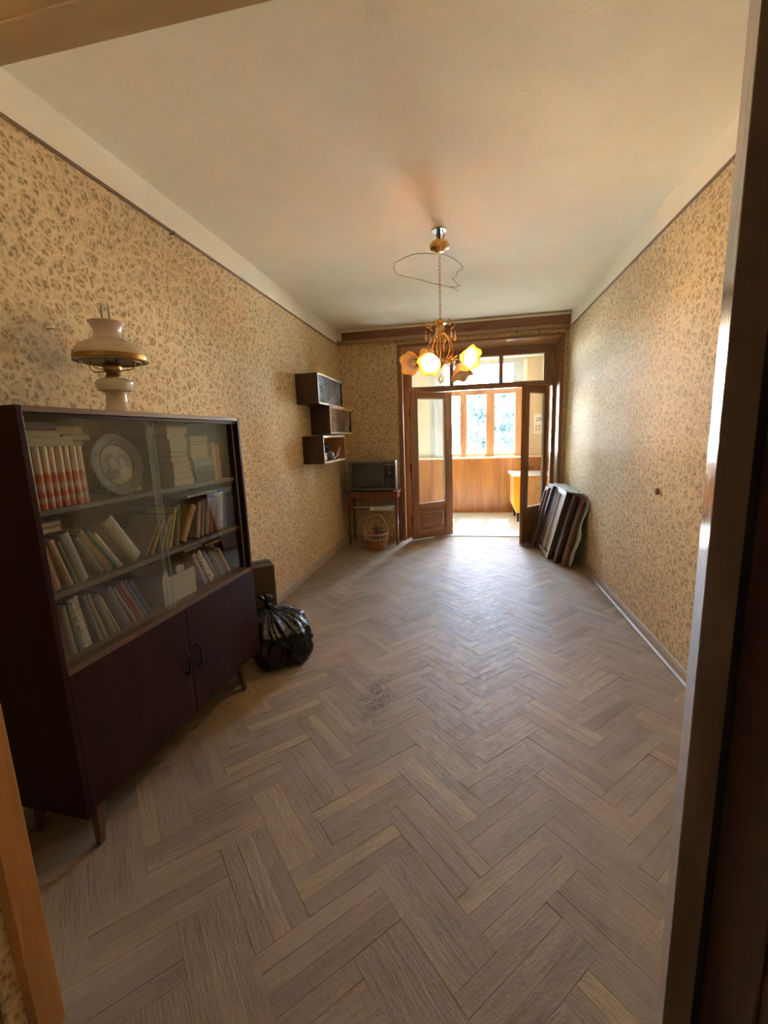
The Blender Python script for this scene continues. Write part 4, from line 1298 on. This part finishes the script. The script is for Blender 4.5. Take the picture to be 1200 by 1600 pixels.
for k in range(26):
    a, e_ = rng.uniform(0, 2 * PI), rng.uniform(.2, 1.1)
    q = (.07 * math.cos(a) * e_, .09 * math.sin(a) * e_, .10 + rng.uniform(.03, .11))
    mb.tube([(0, 0, .06), (q[0] * .4, q[1] * .4, .11), q], [.002, .0018, .001], 5)
    mb.ball(q, .012, 6, None, (1, 1, .7))
mb.build('leaves', 'bk_dark', jar, kind='stuff')
tp = thing('ribbon_rosette', 'red and white ribbon rosette with a pale handle lying in the open wall box', 'rosette', (-1.555, 5.10, zs))
mb = MB()
for k in range(16):
    a = 2 * PI * k / 16
    mb.tube([(0, .0, .055), (.006, .035 * math.cos(a), .055 + .035 * math.sin(a)), (0, .05 * math.cos(a + .2), .055 + .05 * math.sin(a + .2))], [.006, .010, .003], 6)
mb.build('bow', 'bk_red', tp, smooth_deg=60)
MB().ball((.012, 0, .055), .018, 12).build('centre', 'bk_white', tp, smooth_deg=60)
MB().tube([(.02, -.22, .008), (.02, -.05, .045), (.015, .06, .11), (.01, .09, .135)], [.006, .008, .008, .005], 8).build('handle', 'bk_white', tp, smooth_deg=60, label='pale handle')

# ------------------------------------------------------------------ television table
tab = thing('side_table', 'small reddish brown wooden table in the far left corner under the television', 'table', (-1.655, 5.755, 0))
M['table'] = wood('reddish_table_wood', (0.15, 0.042, 0.022), (0.25, 0.085, 0.045), 'X', 0.32, coat=.2)
M['table_v'] = wood('reddish_table_leg_wood', (0.15, 0.042, 0.022), (0.25, 0.085, 0.045), 'Z', 0.32, coat=.2)
TW, TD, TH = 0.735, 0.335, 0.757
bx(0, 0, TH - .022, TW, TD, TH).build('tabletop', 'table', tab, bevel=0.004)
bx(.04, .02, TH - .10, TW - .04, .038, TH - .0222).build('apron', 'table', tab)
bx(.04, TD - .038, TH - .10, TW - .04, TD - .02, TH - .0222).build('apron', 'table', tab)
bx(.02, .045, TH - .10, .038, TD - .045, TH - .0222).build('apron', 'table', tab)
bx(TW - .038, .045, TH - .10, TW - .02, TD - .045, TH - .0222).build('apron', 'table', tab)
for lx in (.03, TW - .03):
    for ly in (.03, TD - .03):
        w0, w1 = .021, .014
        vs = [(lx + a * w1, ly + b_ * w1, 0) for a, b_ in ((-1, -1), (1, -1), (1, 1), (-1, 1))] + [(lx + a * w0, ly + b_ * w0, TH - .0222) for a, b_ in ((-1, -1), (1, -1), (1, 1), (-1, 1))]
        MB().hexa(vs).build('leg', 'table_v', tab, bevel=.003)
bx(.05, .03, .500, TW - .05, TD - .03, .514).build('shelf', 'table', tab, bevel=.002)
M['newsprint'] = marbled('newsprint', (.82, .80, .76), (.50, .49, .47), 55)
nw = thing('newspaper', 'folded newspaper hanging over the front of the table shelf', 'newspaper', (-1.655, 5.755, .5145))
mb = MB()
prof = [(.28, .002), (.20, .012), (.10, .016), (.03, .014), (.012, .004), (.008, -.03)]
vs, fs = [], []
nx = 9
for i in range(nx):
    x = .33 + .34 * i / (nx - 1)
    for j, (y, z) in enumerate(prof):
        vs.append((x, y + .004 * math.sin(i * 1.3), z + (.006 * math.sin(i * .9 + j)) * (j < 4) + .004))
m_ = len(prof)
vs2 = [(x, y, z + .006) for x, y, z in vs]
for i in range(nx - 1):
    for j in range(m_ - 1):
        a = i * m_ + j
        fs.append((a, a + 1, a + m_ + 1, a + m_))
        fs.append((a + len(vs), a + m_ + len(vs), a + m_ + 1 + len(vs), a + 1 + len(vs)))
mb.add(vs + vs2, fs)
mb.build('sheets', 'newsprint', nw, smooth_deg=60)
bx(.08, .06, .0005, .31, .27, .02).build('folded_half', 'newsprint', nw, bevel=.004)

# television
tv = thing('television', 'boxy old black television on the small corner table', 'television', (-1.585, 5.748, TH))
VW, VH = 0.640, 0.418
M['tv_body'] = mat('black_tv_plastic', (.018, .017, .017), .35)
M['tv_bezel'] = mat('grey_tv_bezel', (.12, .115, .11), .3, .2)
M['tv_trim'] = mat('silver_tv_trim', (.46, .44, .41), .28, .8)
M['tv_screen'] = mat('grey_tv_screen', (.055, .055, .050), .12, coat=.6)
mb = MB().box(0, .03, .018, VW, .16, VH)
mb.hexa([(.03, .16, .04), (VW - .03, .16, .04), (VW - .10, .32, .10), (.10, .32, .10), (.03, .16, VH - .02), (VW - .03, .16, VH - .02), (VW - .10, .32, VH - .10), (.10, .32, VH - .10)])
mb.build('case', 'tv_body', tv, bevel=.006)
mb = MB().box(0, 0, .018, VW, .03, .052).box(0, 0, VH - .04, VW, .03, VH).box(0, 0, .052, .035, .03, VH - .04).box(.455, 0, .052, .475, .03, VH - .04).box(VW - .012, 0, .052, VW, .03, VH - .04)
mb.build('bezel', 'tv_bezel', tv, bevel=.003)
mb = MB().box(-.003, -.003, VH - .006, VW + .003, .03, VH + .003).box(VW, -.003, .018, VW + .003, .03, VH - .006).box(-.003, -.003, .018, 0, .03, VH - .006)
mb.build('silver_trim', 'tv_trim', tv)
vs, fs = [], []
nx, nz = 13, 11
for i in range(nx):
    for j in range(nz):
        u, v = -1 + 2 * i / (nx - 1), -1 + 2 * j / (nz - 1)
        uu, vv = u * (1 - .04 * v * v), v * (1 - .05 * u * u)
        vs.append((.245 + .208 * uu, .024 - .018 * (1 - u * u) * (1 - v * v) - .001, .215 + .160 * vv))
fs = [(i * nz + j, (i + 1) * nz + j, (i + 1) * nz + j + 1, i * nz + j + 1) for i in range(nx - 1) for j in range(nz - 1)]
MB().add(vs, fs).build('screen', 'tv_screen', tv, smooth_deg=60)
bx(.477, .012, .054, VW - .013, .03, VH - .042).build('control_panel', 'tv_body', tv)
XN = Matrix.Rotation(PI / 2, 4, 'X')
for kz, r in ((.325, .024), (.255, .024)):
    MB().lathe([(.001, 0), (r, 0), (r * .9, .014), (.001, .014)], 20, Matrix.Translation((.55, .012, kz)) @ XN).build('knob', 'tv_bezel', tv, smooth_deg=40)
for k in range(5):
    bx(.495, .009, .075 + k * .022, .61, .012, .083 + k * .022).build('speaker_slot', 'tv_bezel', tv)
bx(.49, .008, VH - .062, .62, .012, VH - .050).build('badge_strip', 'tv_trim', tv)
for fx in (.06, VW - .06):
    for fy in (.05, .14):
        bx(fx - .02, fy - .015, 0.0005, fx + .02, fy + .015, .018).build('foot', 'tv_body', tv)
for kx in (.27, .32):
    MB().ball((kx, .04, VH + .004), .009, 8, None, (1, 1, .6)).build('button', 'tv_trim', tv, smooth_deg=60)

# basket under the table
bas = thing('wicker_basket', 'round wicker basket with an arched handle on the floor before the table', 'basket', (-1.205, 5.57, 0))
M['wicker'] = wood('reddish_wicker', (0.34, 0.13, 0.055), (0.50, 0.22, 0.10), 'Z', 0.55)
M['wicker_pale'] = wood('pale_wicker', (0.50, 0.30, 0.20), (0.62, 0.40, 0.28), 'Z', 0.55)
MB().lathe([(.001, .004), (.115, .004), (.122, .02), (.150, .145), (.146, .145), (.118, .02), (.001, .012)], 36).build('bowl', 'wicker', bas, smooth_deg=40)
mb = MB()
for k in range(8):
    z = .014 + .0165 * k
    r = .1195 + (z - .004) * .215
    mb.tube([((r + .004 * (1 if (i + k) % 2 else -1)) * math.cos(2 * PI * i / 48), (r + .004 * (1 if (i + k) % 2 else -1)) * math.sin(2 * PI * i / 48), z) for i in range(48)], .0068, 6, closed=True)
mb.build('woven_rings', 'wicker', bas, smooth_deg=60)
mb = MB()
for k in range(22):
    a = 2 * PI * k / 22
    for sgn in (-1, 1):
        mb.tube([((.150 + .012 * t) * math.cos(a + sgn * t * .28), (.150 + .012 * t) * math.sin(a + sgn * t * .28), .145 + .075 * t) for t in (0, .5, 1)], .0042, 6)
mb.tube(arc((0, 0, .222), .163, 0, 2 * PI, 36, 'xy')[:-1], .009, 8, closed=True)
mb.tube(arc((0, 0, .147), .152, 0, 2 * PI, 36, 'xy')[:-1], .007, 8, closed=True)
mb.build('open_border', 'wicker_pale', bas, smooth_deg=60, label='paler open criss-cross border')
hp = [(.16 * math.cos(t), .03 * math.cos(t), .20 + .27 * math.sin(t)) for t in [PI * i / 20 for i in range(21)]]
MB().tube(hp, .008, 8).build('handle', 'wicker_pale', bas, smooth_deg=60)
mb = MB()
for k in range(34):
    a, r = rng.uniform(0, 2 * PI), rng.uniform(.01, .085)
    b0 = Vector((r * math.cos(a), r * math.sin(a), .1525))
    q = b0 + Vector((rng.uniform(-.035, .035), rng.uniform(-.035, .035), rng.uniform(.06, .14)))
    mb.tube([b0, (b0 + q) / 2 + Vector((.01, 0, .01)), q], [.004, .003, .0015], 5)
    mb.ball(q, rng.uniform(.006, .014), 6)
dr = mb.build('dried_flowers', 'bk_brown', None, kind='stuff')
dr.location = bas.location
tag(dr, 'tangle of brown dried flower stems filling the wicker basket', 'dried flowers')
MB().lathe([(.001, .013), (.116, .013), (.138, .148), (.001, .150)], 24).build('filling', 'bk_dark', bas, smooth_deg=50)

# ------------------------------------------------------------------ sacks by the bookcase
def plastic():
    m, nt, N, L, b = new_mat('black_bin_bag_plastic')
    b.inputs['Base Color'].default_value = (0.007, 0.0065, 0.007, 1)
    b.inputs['Roughness'].default_value = 0.2
    b.inputs['Specular IOR Level'].default_value = 0.5
    tc = N.new('ShaderNodeTexCoord')
    n = noise(N, L, tc.outputs['Object'], 14.0, 4, 0.6, 2.2)
    bump(N, L, b, n, 0.55, 0.02)
    return m
M['bag'] = plastic()
bag = thing('bin_bag', 'shiny black tied bin bag on the floor at the far end of the bookcase', 'bag', (-1.262, 2.60, 0))
prof = [(.02, 0.002), (.14, .003), (.180, .02), (.195, .08), (.198, .16), (.194, .235), (.176, .290), (.128, .325), (.062, .342), (.032, .358), (.024, .376)]
pf = []
for i in range(len(prof) - 1):
    for k in range(5):
        t = k / 5
        pf.append((prof[i][0] * (1 - t) + prof[i + 1][0] * t, prof[i][1] * (1 - t) + prof[i + 1][1] * t))
pf.append(prof[-1])
def wob2(a, j, r, z):
    t = min(1, z / .376)
    sq = 1 + .09 * math.cos(4 * a + .6) * (1 - t) + .05 * math.sin(2 * a)
    ca, sa = math.cos(a), math.sin(a)
    f1 = abs(mnoise.noise(Vector((ca * 2.4, sa * 2.4, z * 7 + 3)))) * .075
    f2 = abs(mnoise.noise(Vector((ca * 5.5, sa * 5.5, z * 16 + 9)))) * .034
    env = min(1, z / .05) * min(1, max(0.0, (.376 - z) / .03))
    pleat = (.010 * math.sin(15 * a + 3 * math.sin(2 * a)) + .006 * math.sin(31 * a)) * min(1, max(0, (z - .19) / .08)) * min(1, r / .05)
    return max(.004, r * sq + (.022 - f1 - f2) * env * min(1, r / .12) + pleat), z + (.010 * mnoise.noise(Vector((ca * 3, sa * 3, z * 9))) * env)
bm_ = MB().lathe(pf, 120, None, True, False, wob2)
bm_.v = [(x - .75 * max(0, z - .24) , y + .25 * max(0, z - .24), z) for x, y, z in bm_.v]
bm_.build('sack', 'bag', bag, smooth_deg=75)
kn = Vector((-.75 * .136, .25 * .136, .378))
MB().ball(tuple(kn), .026, 12, None, (1, 1, .7)).build('knot', 'bag', bag, smooth_deg=70)
for k, (dx, dy, dz) in enumerate(((-.05, -.03, .075), (-.02, .05, .06), (.055, -.02, .045), (-.075, .02, .05))):
    mb = MB()
    pts, w = [], .02
    vs, fs = [], []
    for i in range(6):
        t = i / 5
        c = kn + Vector((dx, dy, dz)) * t + Vector((0, 0, .015 * math.sin(t * 3)))
        s_ = Vector((-dy, dx, .02)).normalized() * (.010 + .03 * t) * (1 + .3 * math.sin(i * 2 + k))
        vs += [tuple(c - s_), tuple(c + Vector((0, 0, .012 * (1 - t) + .006 * math.sin(i * 3)))), tuple(c + s_)]
    for i in range(5):
        for j in range(2):
            fs.append((i * 3 + j, i * 3 + j + 1, i * 3 + 4 + j, i * 3 + 3 + j))
    mb.add(vs, fs)
    ear = mb.build('tied_end', 'bag', bag, smooth_deg=80)
    sm_ = ear.modifiers.new('thick', 'SOLIDIFY')
    sm_.thickness = .002
# brown carton behind the bag
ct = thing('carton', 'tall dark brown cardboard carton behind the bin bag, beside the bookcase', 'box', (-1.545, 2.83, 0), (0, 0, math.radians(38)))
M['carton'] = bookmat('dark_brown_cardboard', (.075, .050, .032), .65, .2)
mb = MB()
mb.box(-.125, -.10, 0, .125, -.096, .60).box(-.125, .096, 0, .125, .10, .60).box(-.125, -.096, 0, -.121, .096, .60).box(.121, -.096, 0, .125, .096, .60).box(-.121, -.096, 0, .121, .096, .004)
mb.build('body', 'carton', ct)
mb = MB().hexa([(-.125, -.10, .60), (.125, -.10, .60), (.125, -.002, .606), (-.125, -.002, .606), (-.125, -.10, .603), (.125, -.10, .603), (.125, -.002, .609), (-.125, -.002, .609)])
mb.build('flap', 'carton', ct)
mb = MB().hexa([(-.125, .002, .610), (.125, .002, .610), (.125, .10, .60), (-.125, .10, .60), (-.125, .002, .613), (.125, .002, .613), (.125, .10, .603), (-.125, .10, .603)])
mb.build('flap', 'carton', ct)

# ------------------------------------------------------------------ old window frames leaning on the right wall
M['frame_brown'] = wood('dark_brown_frame_paint', (0.075, 0.030, 0.022), (0.12, 0.05, 0.036), 'Z', 0.4)
M['frame_red'] = wood('reddish_frame_wood', (0.16, 0.065, 0.040), (0.24, 0.105, 0.065), 'Z', 0.45)
M['frame_white'] = mat('chipped_white_frame_paint', (0.66, 0.60, 0.52), 0.5)
M['dusty_glass'] = mat('dusty_frame_backing', (0.47, 0.44, 0.385), 0.45)
def leaning_frame(label, y0, y1, xb, tilt, h, th, mats, rail=0.055, mid=(), glass=True):
    """x across the thickness (front at 0, towards the wall +), y along the wall, z up the slope"""
    f = thing('window_frame', label, 'frame', (xb, y0, 0.0), (0, math.radians(tilt), 0), 'old wooden frames leaning on the right wall')
    f.location.z = th * math.sin(math.radians(tilt)) + .001
    l = y1 - y0
    a, b_ = mats
    bx(0, 0, 0, th, rail, h).build('stile', a, f, bevel=.003)
    bx(0, l - rail, 0, th, l, h).build('stile', a, f, bevel=.003)
    bx(0, rail, 0, th, l - rail, rail).build('rail', a, f, bevel=.003)
    bx(0, rail, h - rail, th, l - rail, h).build('rail', a, f, bevel=.003)
    for my in mid:
        bx(.003, my, rail, th - .003, my + .03, h - rail).build('bar', b_, f, bevel=.002)
    e = .006
    mb = MB().box(-.002, .004, .004, 0, rail - e, h - .004).box(-.002, l - rail + e, .004, 0, l - .004, h - .004).box(-.002, rail, .004, 0, l - rail, rail - e).box(-.002, rail, h - rail + e, 0, l - rail, h - .004)
    mb.build('painted_face', b_, f)
    if glass:
        bx(th * .55, rail, rail, th * .55 + .004, l - rail, h - rail).build('backing_sheet', 'dusty_glass', f, label='dusty pale backing sheet')
    return f
leaning_frame('frontmost narrow reddish frame leaning beside the right door leaf', 5.72, 5.93, 0.825, 14, 0.80, .030, ('frame_red', 'frame_brown'), .05, (), False)
leaning_frame('second narrow brown frame behind the reddish one, by the door leaf', 5.69, 5.98, 0.873, 14, 0.83, .030, ('frame_brown', 'frame_brown'), .05, (), False)
leaning_frame('wide white-faced frame with pale backing, front of the leaning stack', 5.17, 6.02, 0.924, 14, 0.82, .040, ('frame_brown', 'frame_white'), .06, (.33, .40))
leaning_frame('dark brown deep frame behind the white-faced one in the leaning stack', 5.01, 5.99, 0.979, 14, 0.80, .040, ('frame_brown', 'frame_brown'), .07, (.4,))
leaning_frame('dark reddish frame nearest the wall in the leaning stack', 4.88, 5.97, 1.036, 14, 0.78, .028, ('frame_red', 'frame_red'), .07, (.4,))
# sheet hanging behind the frames
ws = thing('dust_sheet', 'crumpled grey white sheet hanging behind and over the leaning frames', 'sheet', (0, 0, 0))
vs, fs = [], []
nu, nv = 26, 16
for i in range(nu):
    u = i / (nu - 1)
    for j in range(nv):
        v = j / (nv - 1)
        z = .004 + .74 * u
        xw = .012 * math.sin(u * 16 + v * 5) + .008 * math.sin(v * 19 + u * 3)
        y = 4.80 + v * .30 + .040 * math.sin(u * 10 + 1) * (1 - v) * (1 - .5 * u)
        vs.append((min(1.256, max(1.10 + .21 * z + xw, 1.082 + .249 * z)), y, z))
fs = [(i * nv + j, (i + 1) * nv + j, (i + 1) * nv + j + 1, i * nv + j + 1) for i in range(nu - 1) for j in range(nv - 1)]
shm = mat('grey_white_sheet', (.50, .47, .43), .7)
o = MB().add(vs, fs).build('hanging_part', shm, ws, smooth_deg=80)
so = o.modifiers.new('thick', 'SOLIDIFY')
so.thickness = .003
vs, fs = [], []
nu, nv = 12, 24
for i in range(nu):
    u = i / (nu - 1)
    for j in range(nv):
        v = j / (nv - 1)
        x = 1.105 + .145 * u
        vs.append((x, 4.96 + v * .95 + .02 * math.sin(u * 7), .824 - .012 * u + .010 * mnoise.noise(Vector((u * 3, v * 8, 1))) + .008 * mnoise.noise(Vector((u * 7, v * 19, 4)))))
fs = [(i * nv + j, (i + 1) * nv + j, (i + 1) * nv + j + 1, i * nv + j + 1) for i in range(nu - 1) for j in range(nv - 1)]
o = MB().add(vs, fs).build('top_fold', shm, ws, smooth_deg=30)
so = o.modifiers.new('thick', 'SOLIDIFY')
so.thickness = .003

# wall socket and nails
sk = thing('wall_socket', 'small brown round fitting on the right wall above the floor', 'socket', (XR, 3.19, 1.067))
XS = Matrix.Rotation(-PI / 2, 4, 'Y')
MB().lathe([(.001, .016), (.016, .016), (.022, .010), (.024, 0)], 20, XS).build('plate', 'frame_red', sk, smooth_deg=40)
MB().lathe([(.001, .022), (.007, .022), (.008, .015)], 12, XS).build('centre', 'bk_cream', sk, smooth_deg=40)
nl = thing('wall_hook', 'small dark nail hook in the left wallpaper below the picture rail', 'hook', (XL, 2.56, 2.742))
MB().tube([(0, 0, 0), (.022, 0, 0), (.030, 0, .004), (.032, 0, .014)], .003, 6).build('pin', 'iron', nl)
nl = thing('wall_hook', 'small grey hook on the stained wallpaper above the oil lamp', 'hook', (XL, 1.646, 2.0))
MB().tube([(0, 0, 0), (.022, 0, 0), (.030, 0, .004), (.032, 0, .014)], .003, 6).build('pin', 'chrome', nl)

# ------------------------------------------------------------------ chandelier
CHX, CHY = -0.19, 3.42
ch = thing('chandelier', 'brass five-armed chandelier with tulip glass shades, two lit, hanging mid room', 'chandelier', (CHX, CHY, 0))
MB().lathe([(.001, ZC - .006), (.050, ZC - .006), (.055, ZC)], 28).build('ceiling_plate', 'chrome', ch, smooth_deg=40)
mb = MB()
for k in range(3):
    a = 2 * PI * k / 3
    mb.tube([(.025 * math.cos(a), .025 * math.sin(a), ZC - .006), (.034 * math.cos(a), .034 * math.sin(a), ZC - .04), (.024 * math.cos(a), .024 * math.sin(a), ZC - .07)], .004, 6)
mb.tube([(0, 0, ZC), (0, 0, ZC - .08)], .008, 8)
mb.build('hanger', 'iron', ch, smooth_deg=50)
MB().lathe([(.001, 2.872), (.03, 2.872), (.060, 2.862), (.072, 2.842), (.066, 2.822), (.040, 2.812), (.030, 2.800), (.014, 2.795), (.001, 2.795)], 32).build('canopy_cup', 'brass', ch, smooth_deg=40)
mb = MB()
z = 2.797
k = 0
while z > 2.352:
    pl = 'xz' if k % 2 else 'yz'
    pts = []
    for i in range(12):
        t = 2 * PI * i / 12
        u, v = .0075 * math.cos(t), .0155 * math.sin(t)
        pts.append((u, 0, z - .013 + v) if pl == 'xz' else (0, u, z - .013 + v))
    mb.tube(pts, .0024, 5, closed=True)
    z -= .0235
    k += 1
mb.build('chain', 'brass', ch, smooth_deg=60)
MB().lathe([(.001, 2.352), (.010, 2.350), (.014, 2.338), (.034, 2.330), (.045, 2.318), (.040, 2.306), (.022, 2.300), (.026, 2.285), (.032, 2.262), (.026, 2.240), (.014, 2.232), (.001, 2.230)], 28).build('hub', 'brass', ch, smooth_deg=40)
MB().tube([(0, 0, 2.235), (0, 0, 2.04)], .006, 8).build('stem', 'brass', ch, smooth_deg=60)
MB().lathe([(.001, 2.062), (.018, 2.060), (.036, 2.048), (.042, 2.032), (.034, 2.016), (.016, 2.006), (.010, 1.996), (.001, 1.992)], 28).build('lower_hub', 'brass', ch, smooth_deg=40)
M['crystal'] = glass_mat('clear_crystal', 0.30, (0.9, 0.9, 0.88), 0.10, (0.9, 0.88, 0.84), 0.05)
for k in range(6):
    a = 2 * PI * k / 6 + .3
    ca, sa = math.cos(a), math.sin(a)
    sc = [(.026, 2.318)]
    pts = [(.030 + .0, 2.312)] + [(.088 + r * math.cos(t), 2.292 + r * math.sin(t)) for r, t in [(.036 - .0035 * i, 2.6 - i * .55) for i in range(9)]]
    scr = MB().tube([(p * ca, p * sa, q) for p, q in pts], .0034, 6).build('scroll', 'brass', ch, smooth_deg=60)
    dp = [(.001, 0), (.0035, -.004), (.0045, -.012), (.002, -.022), (.005, -.032), (.0105, -.050), (.010, -.062), (.004, -.072), (.001, -.074)]
    MB().lathe(dp, 10, Matrix.Translation((.112 * ca, .112 * sa, 2.262))).build('crystal_drop', 'bk_white', scr, smooth_deg=50)
    b1 = bez((.026 * ca, .026 * sa, 2.245), (.075 * ca, .075 * sa, 2.20), (.155 * ca, .155 * sa, 2.10), (.030 * ca, .030 * sa, 2.042), 14)
    MB().tube(b1, .0035, 6).build('curved_rod', 'brass', ch, smooth_deg=60)
MB().tube([(0, 0, 1.993), (0, 0, 1.955)], .0015, 5).build('drop_wire', 'brass', ch)
MB().lathe([(.001, 1.956), (.008, 1.945), (.020, 1.918), (.021, 1.905), (.012, 1.888), (.001, 1.880)], 12).build('crystal_drop', 'crystal', ch, smooth_deg=30)

def shade_glass(name, lit):
    m, nt, N, L, b = new_mat(name)
    N.remove(b)
    out = N['Material Output']
    tc = N.new('ShaderNodeTexCoord')
    sp = N.new('ShaderNodeSeparateXYZ')
    L.new(tc.outputs['Object'], sp.inputs[0])
    t = smooth(N, L, mth(N, L, 'ADD', sp.outputs['Z'], mth(N, L, 'MULTIPLY', noise(N, L, tc.outputs['Object'], 30, 2), .03)), 0.075, 0.128)
    col = mixrgb(N, L, t, (0.95, 0.94, 0.92), (0.90, 0.76, 0.45)) if not lit else mixrgb(N, L, t, (0.80, 0.52, 0.14), (0.80, 0.42, 0.04))  # lit shades carry the bulb's amber glow in their glass colour
    tl = N.new('ShaderNodeBsdfTranslucent')
    L.new(col, tl.inputs[0])
    df = N.new('ShaderNodeBsdfDiffuse')
    L.new(col, df.inputs[0])
    gl = N.new('ShaderNodeBsdfGlossy')
    gl.inputs['Roughness'].default_value = 0.15
    m1 = N.new('ShaderNodeMixShader')
    m1.inputs[0].default_value = 0.45 if lit else 0.75
    L.new(tl.outputs[0], m1.inputs[1])
    L.new(df.outputs[0], m1.inputs[2])
    m2 = N.new('ShaderNodeMixShader')
    m2.inputs[0].default_value = 0.06
    L.new(m1.outputs[0], m2.inputs[1])
    L.new(gl.outputs[0], m2.inputs[2])
    L.new(m2.outputs[0], out.inputs[0])
    return m
M['shade_lit'] = shade_glass('tulip_glass_amber_glow', True)
M['shade_off'] = shade_glass('amber_edged_tulip_glass', False)
M['bulb_off'] = mat('clear_bulb', (.55, .53, .5), .1, coat=.5)
BR = 0.024
M['bulb_on'] = emit_mat('glowing_bulb', (1.0, 0.78, 0.48), BULB_POWER / (4 * PI * BR * BR * PI) / 1.0)
arms = [(-103, (-.22, -.80, -.50), True), (-31, (.70, -.66, -.18), True), (41, (.25, -.30, -.90), False), (113, (-.35, .45, .30), False), (185, (-.45, -.85, -.22), False)]
for deg, ax, lit in arms:
    a = math.radians(deg)
    ca, sa = math.cos(a), math.sin(a)
    ax = Vector(ax).normalized()
    R0 = 0.165
    e = Vector((R0 * ca, R0 * sa, 2.048))
    arm = MB().tube(bez((.034 * ca, .034 * sa, 2.035), (.09 * ca, .09 * sa, 2.00), (.12 * ca, .12 * sa, 2.085), tuple(e), 12), .0055, 8).build('arm', 'brass', ch, smooth_deg=60)
    mb = MB()
    for s_ in (-1, 1):
        pts = []
        for i in range(10):
            t = i * .62
            r = .030 - .0026 * i
            pts.append(((.085 + r * math.cos(t + 1)) * ca - s_ * .012 * sa, (.085 + r * math.cos(t + 1)) * sa + s_ * .012 * ca, 2.045 + r * math.sin(t + 1)))
        mb.tube(pts, .003, 6)
    for q in range(4):
        mb.ball(((.07 + .025 * q) * ca, (.07 + .025 * q) * sa, 2.052 + .006 * (q % 2)), .008, 8)
    mb.build('arm_scroll', 'brass', arm, smooth_deg=60)
    zq = ax
    xq = zq.orthogonal().normalized()
    yq = zq.cross(xq)
    B = Matrix(((xq.x, yq.x, zq.x, e.x), (xq.y, yq.y, zq.y, e.y), (xq.z, yq.z, zq.z, e.z), (0, 0, 0, 1)))
    so_ = MB().lathe([(.001, -.012), (.016, -.010), (.020, .004), (.026, .018), (.028, .032), (.022, .036), (.001, .036)], 20).build('socket', 'brass_dark', ch, smooth_deg=40)
    so_.matrix_local = B
    def scal(a_, j, r, z):
        t = max(0, (z - .03) / .10)
        k6 = math.cos(5 * a_)
        return r * (1 + .055 * k6 * t * t), z + .010 * k6 * t * t
    op = [(.024, .024), (.032, .036), (.046, .056), (.056, .078), (.064, .098), (.074, .114), (.086, .126)]
    ip = [(r - .003, z + .001) for r, z in reversed(op)]
    shd = MB().lathe(op + ip, 50, None, False, False, scal).build('tulip_shade', 'shade_lit' if lit else 'shade_off', ch, smooth_deg=60, label='glowing amber tulip shade' if lit else None)
    shd.matrix_local = B
    bl = MB().lathe([(.012, .034), (.013, .046), (.020, .060), (.0245, .076), (.0225, .090), (.012, .100), (.001, .103)], 18).build('bulb', 'bulb_on' if lit else 'bulb_off', ch, smooth_deg=60, label='glowing warm bulb' if lit else None)
    bl.matrix_local = B
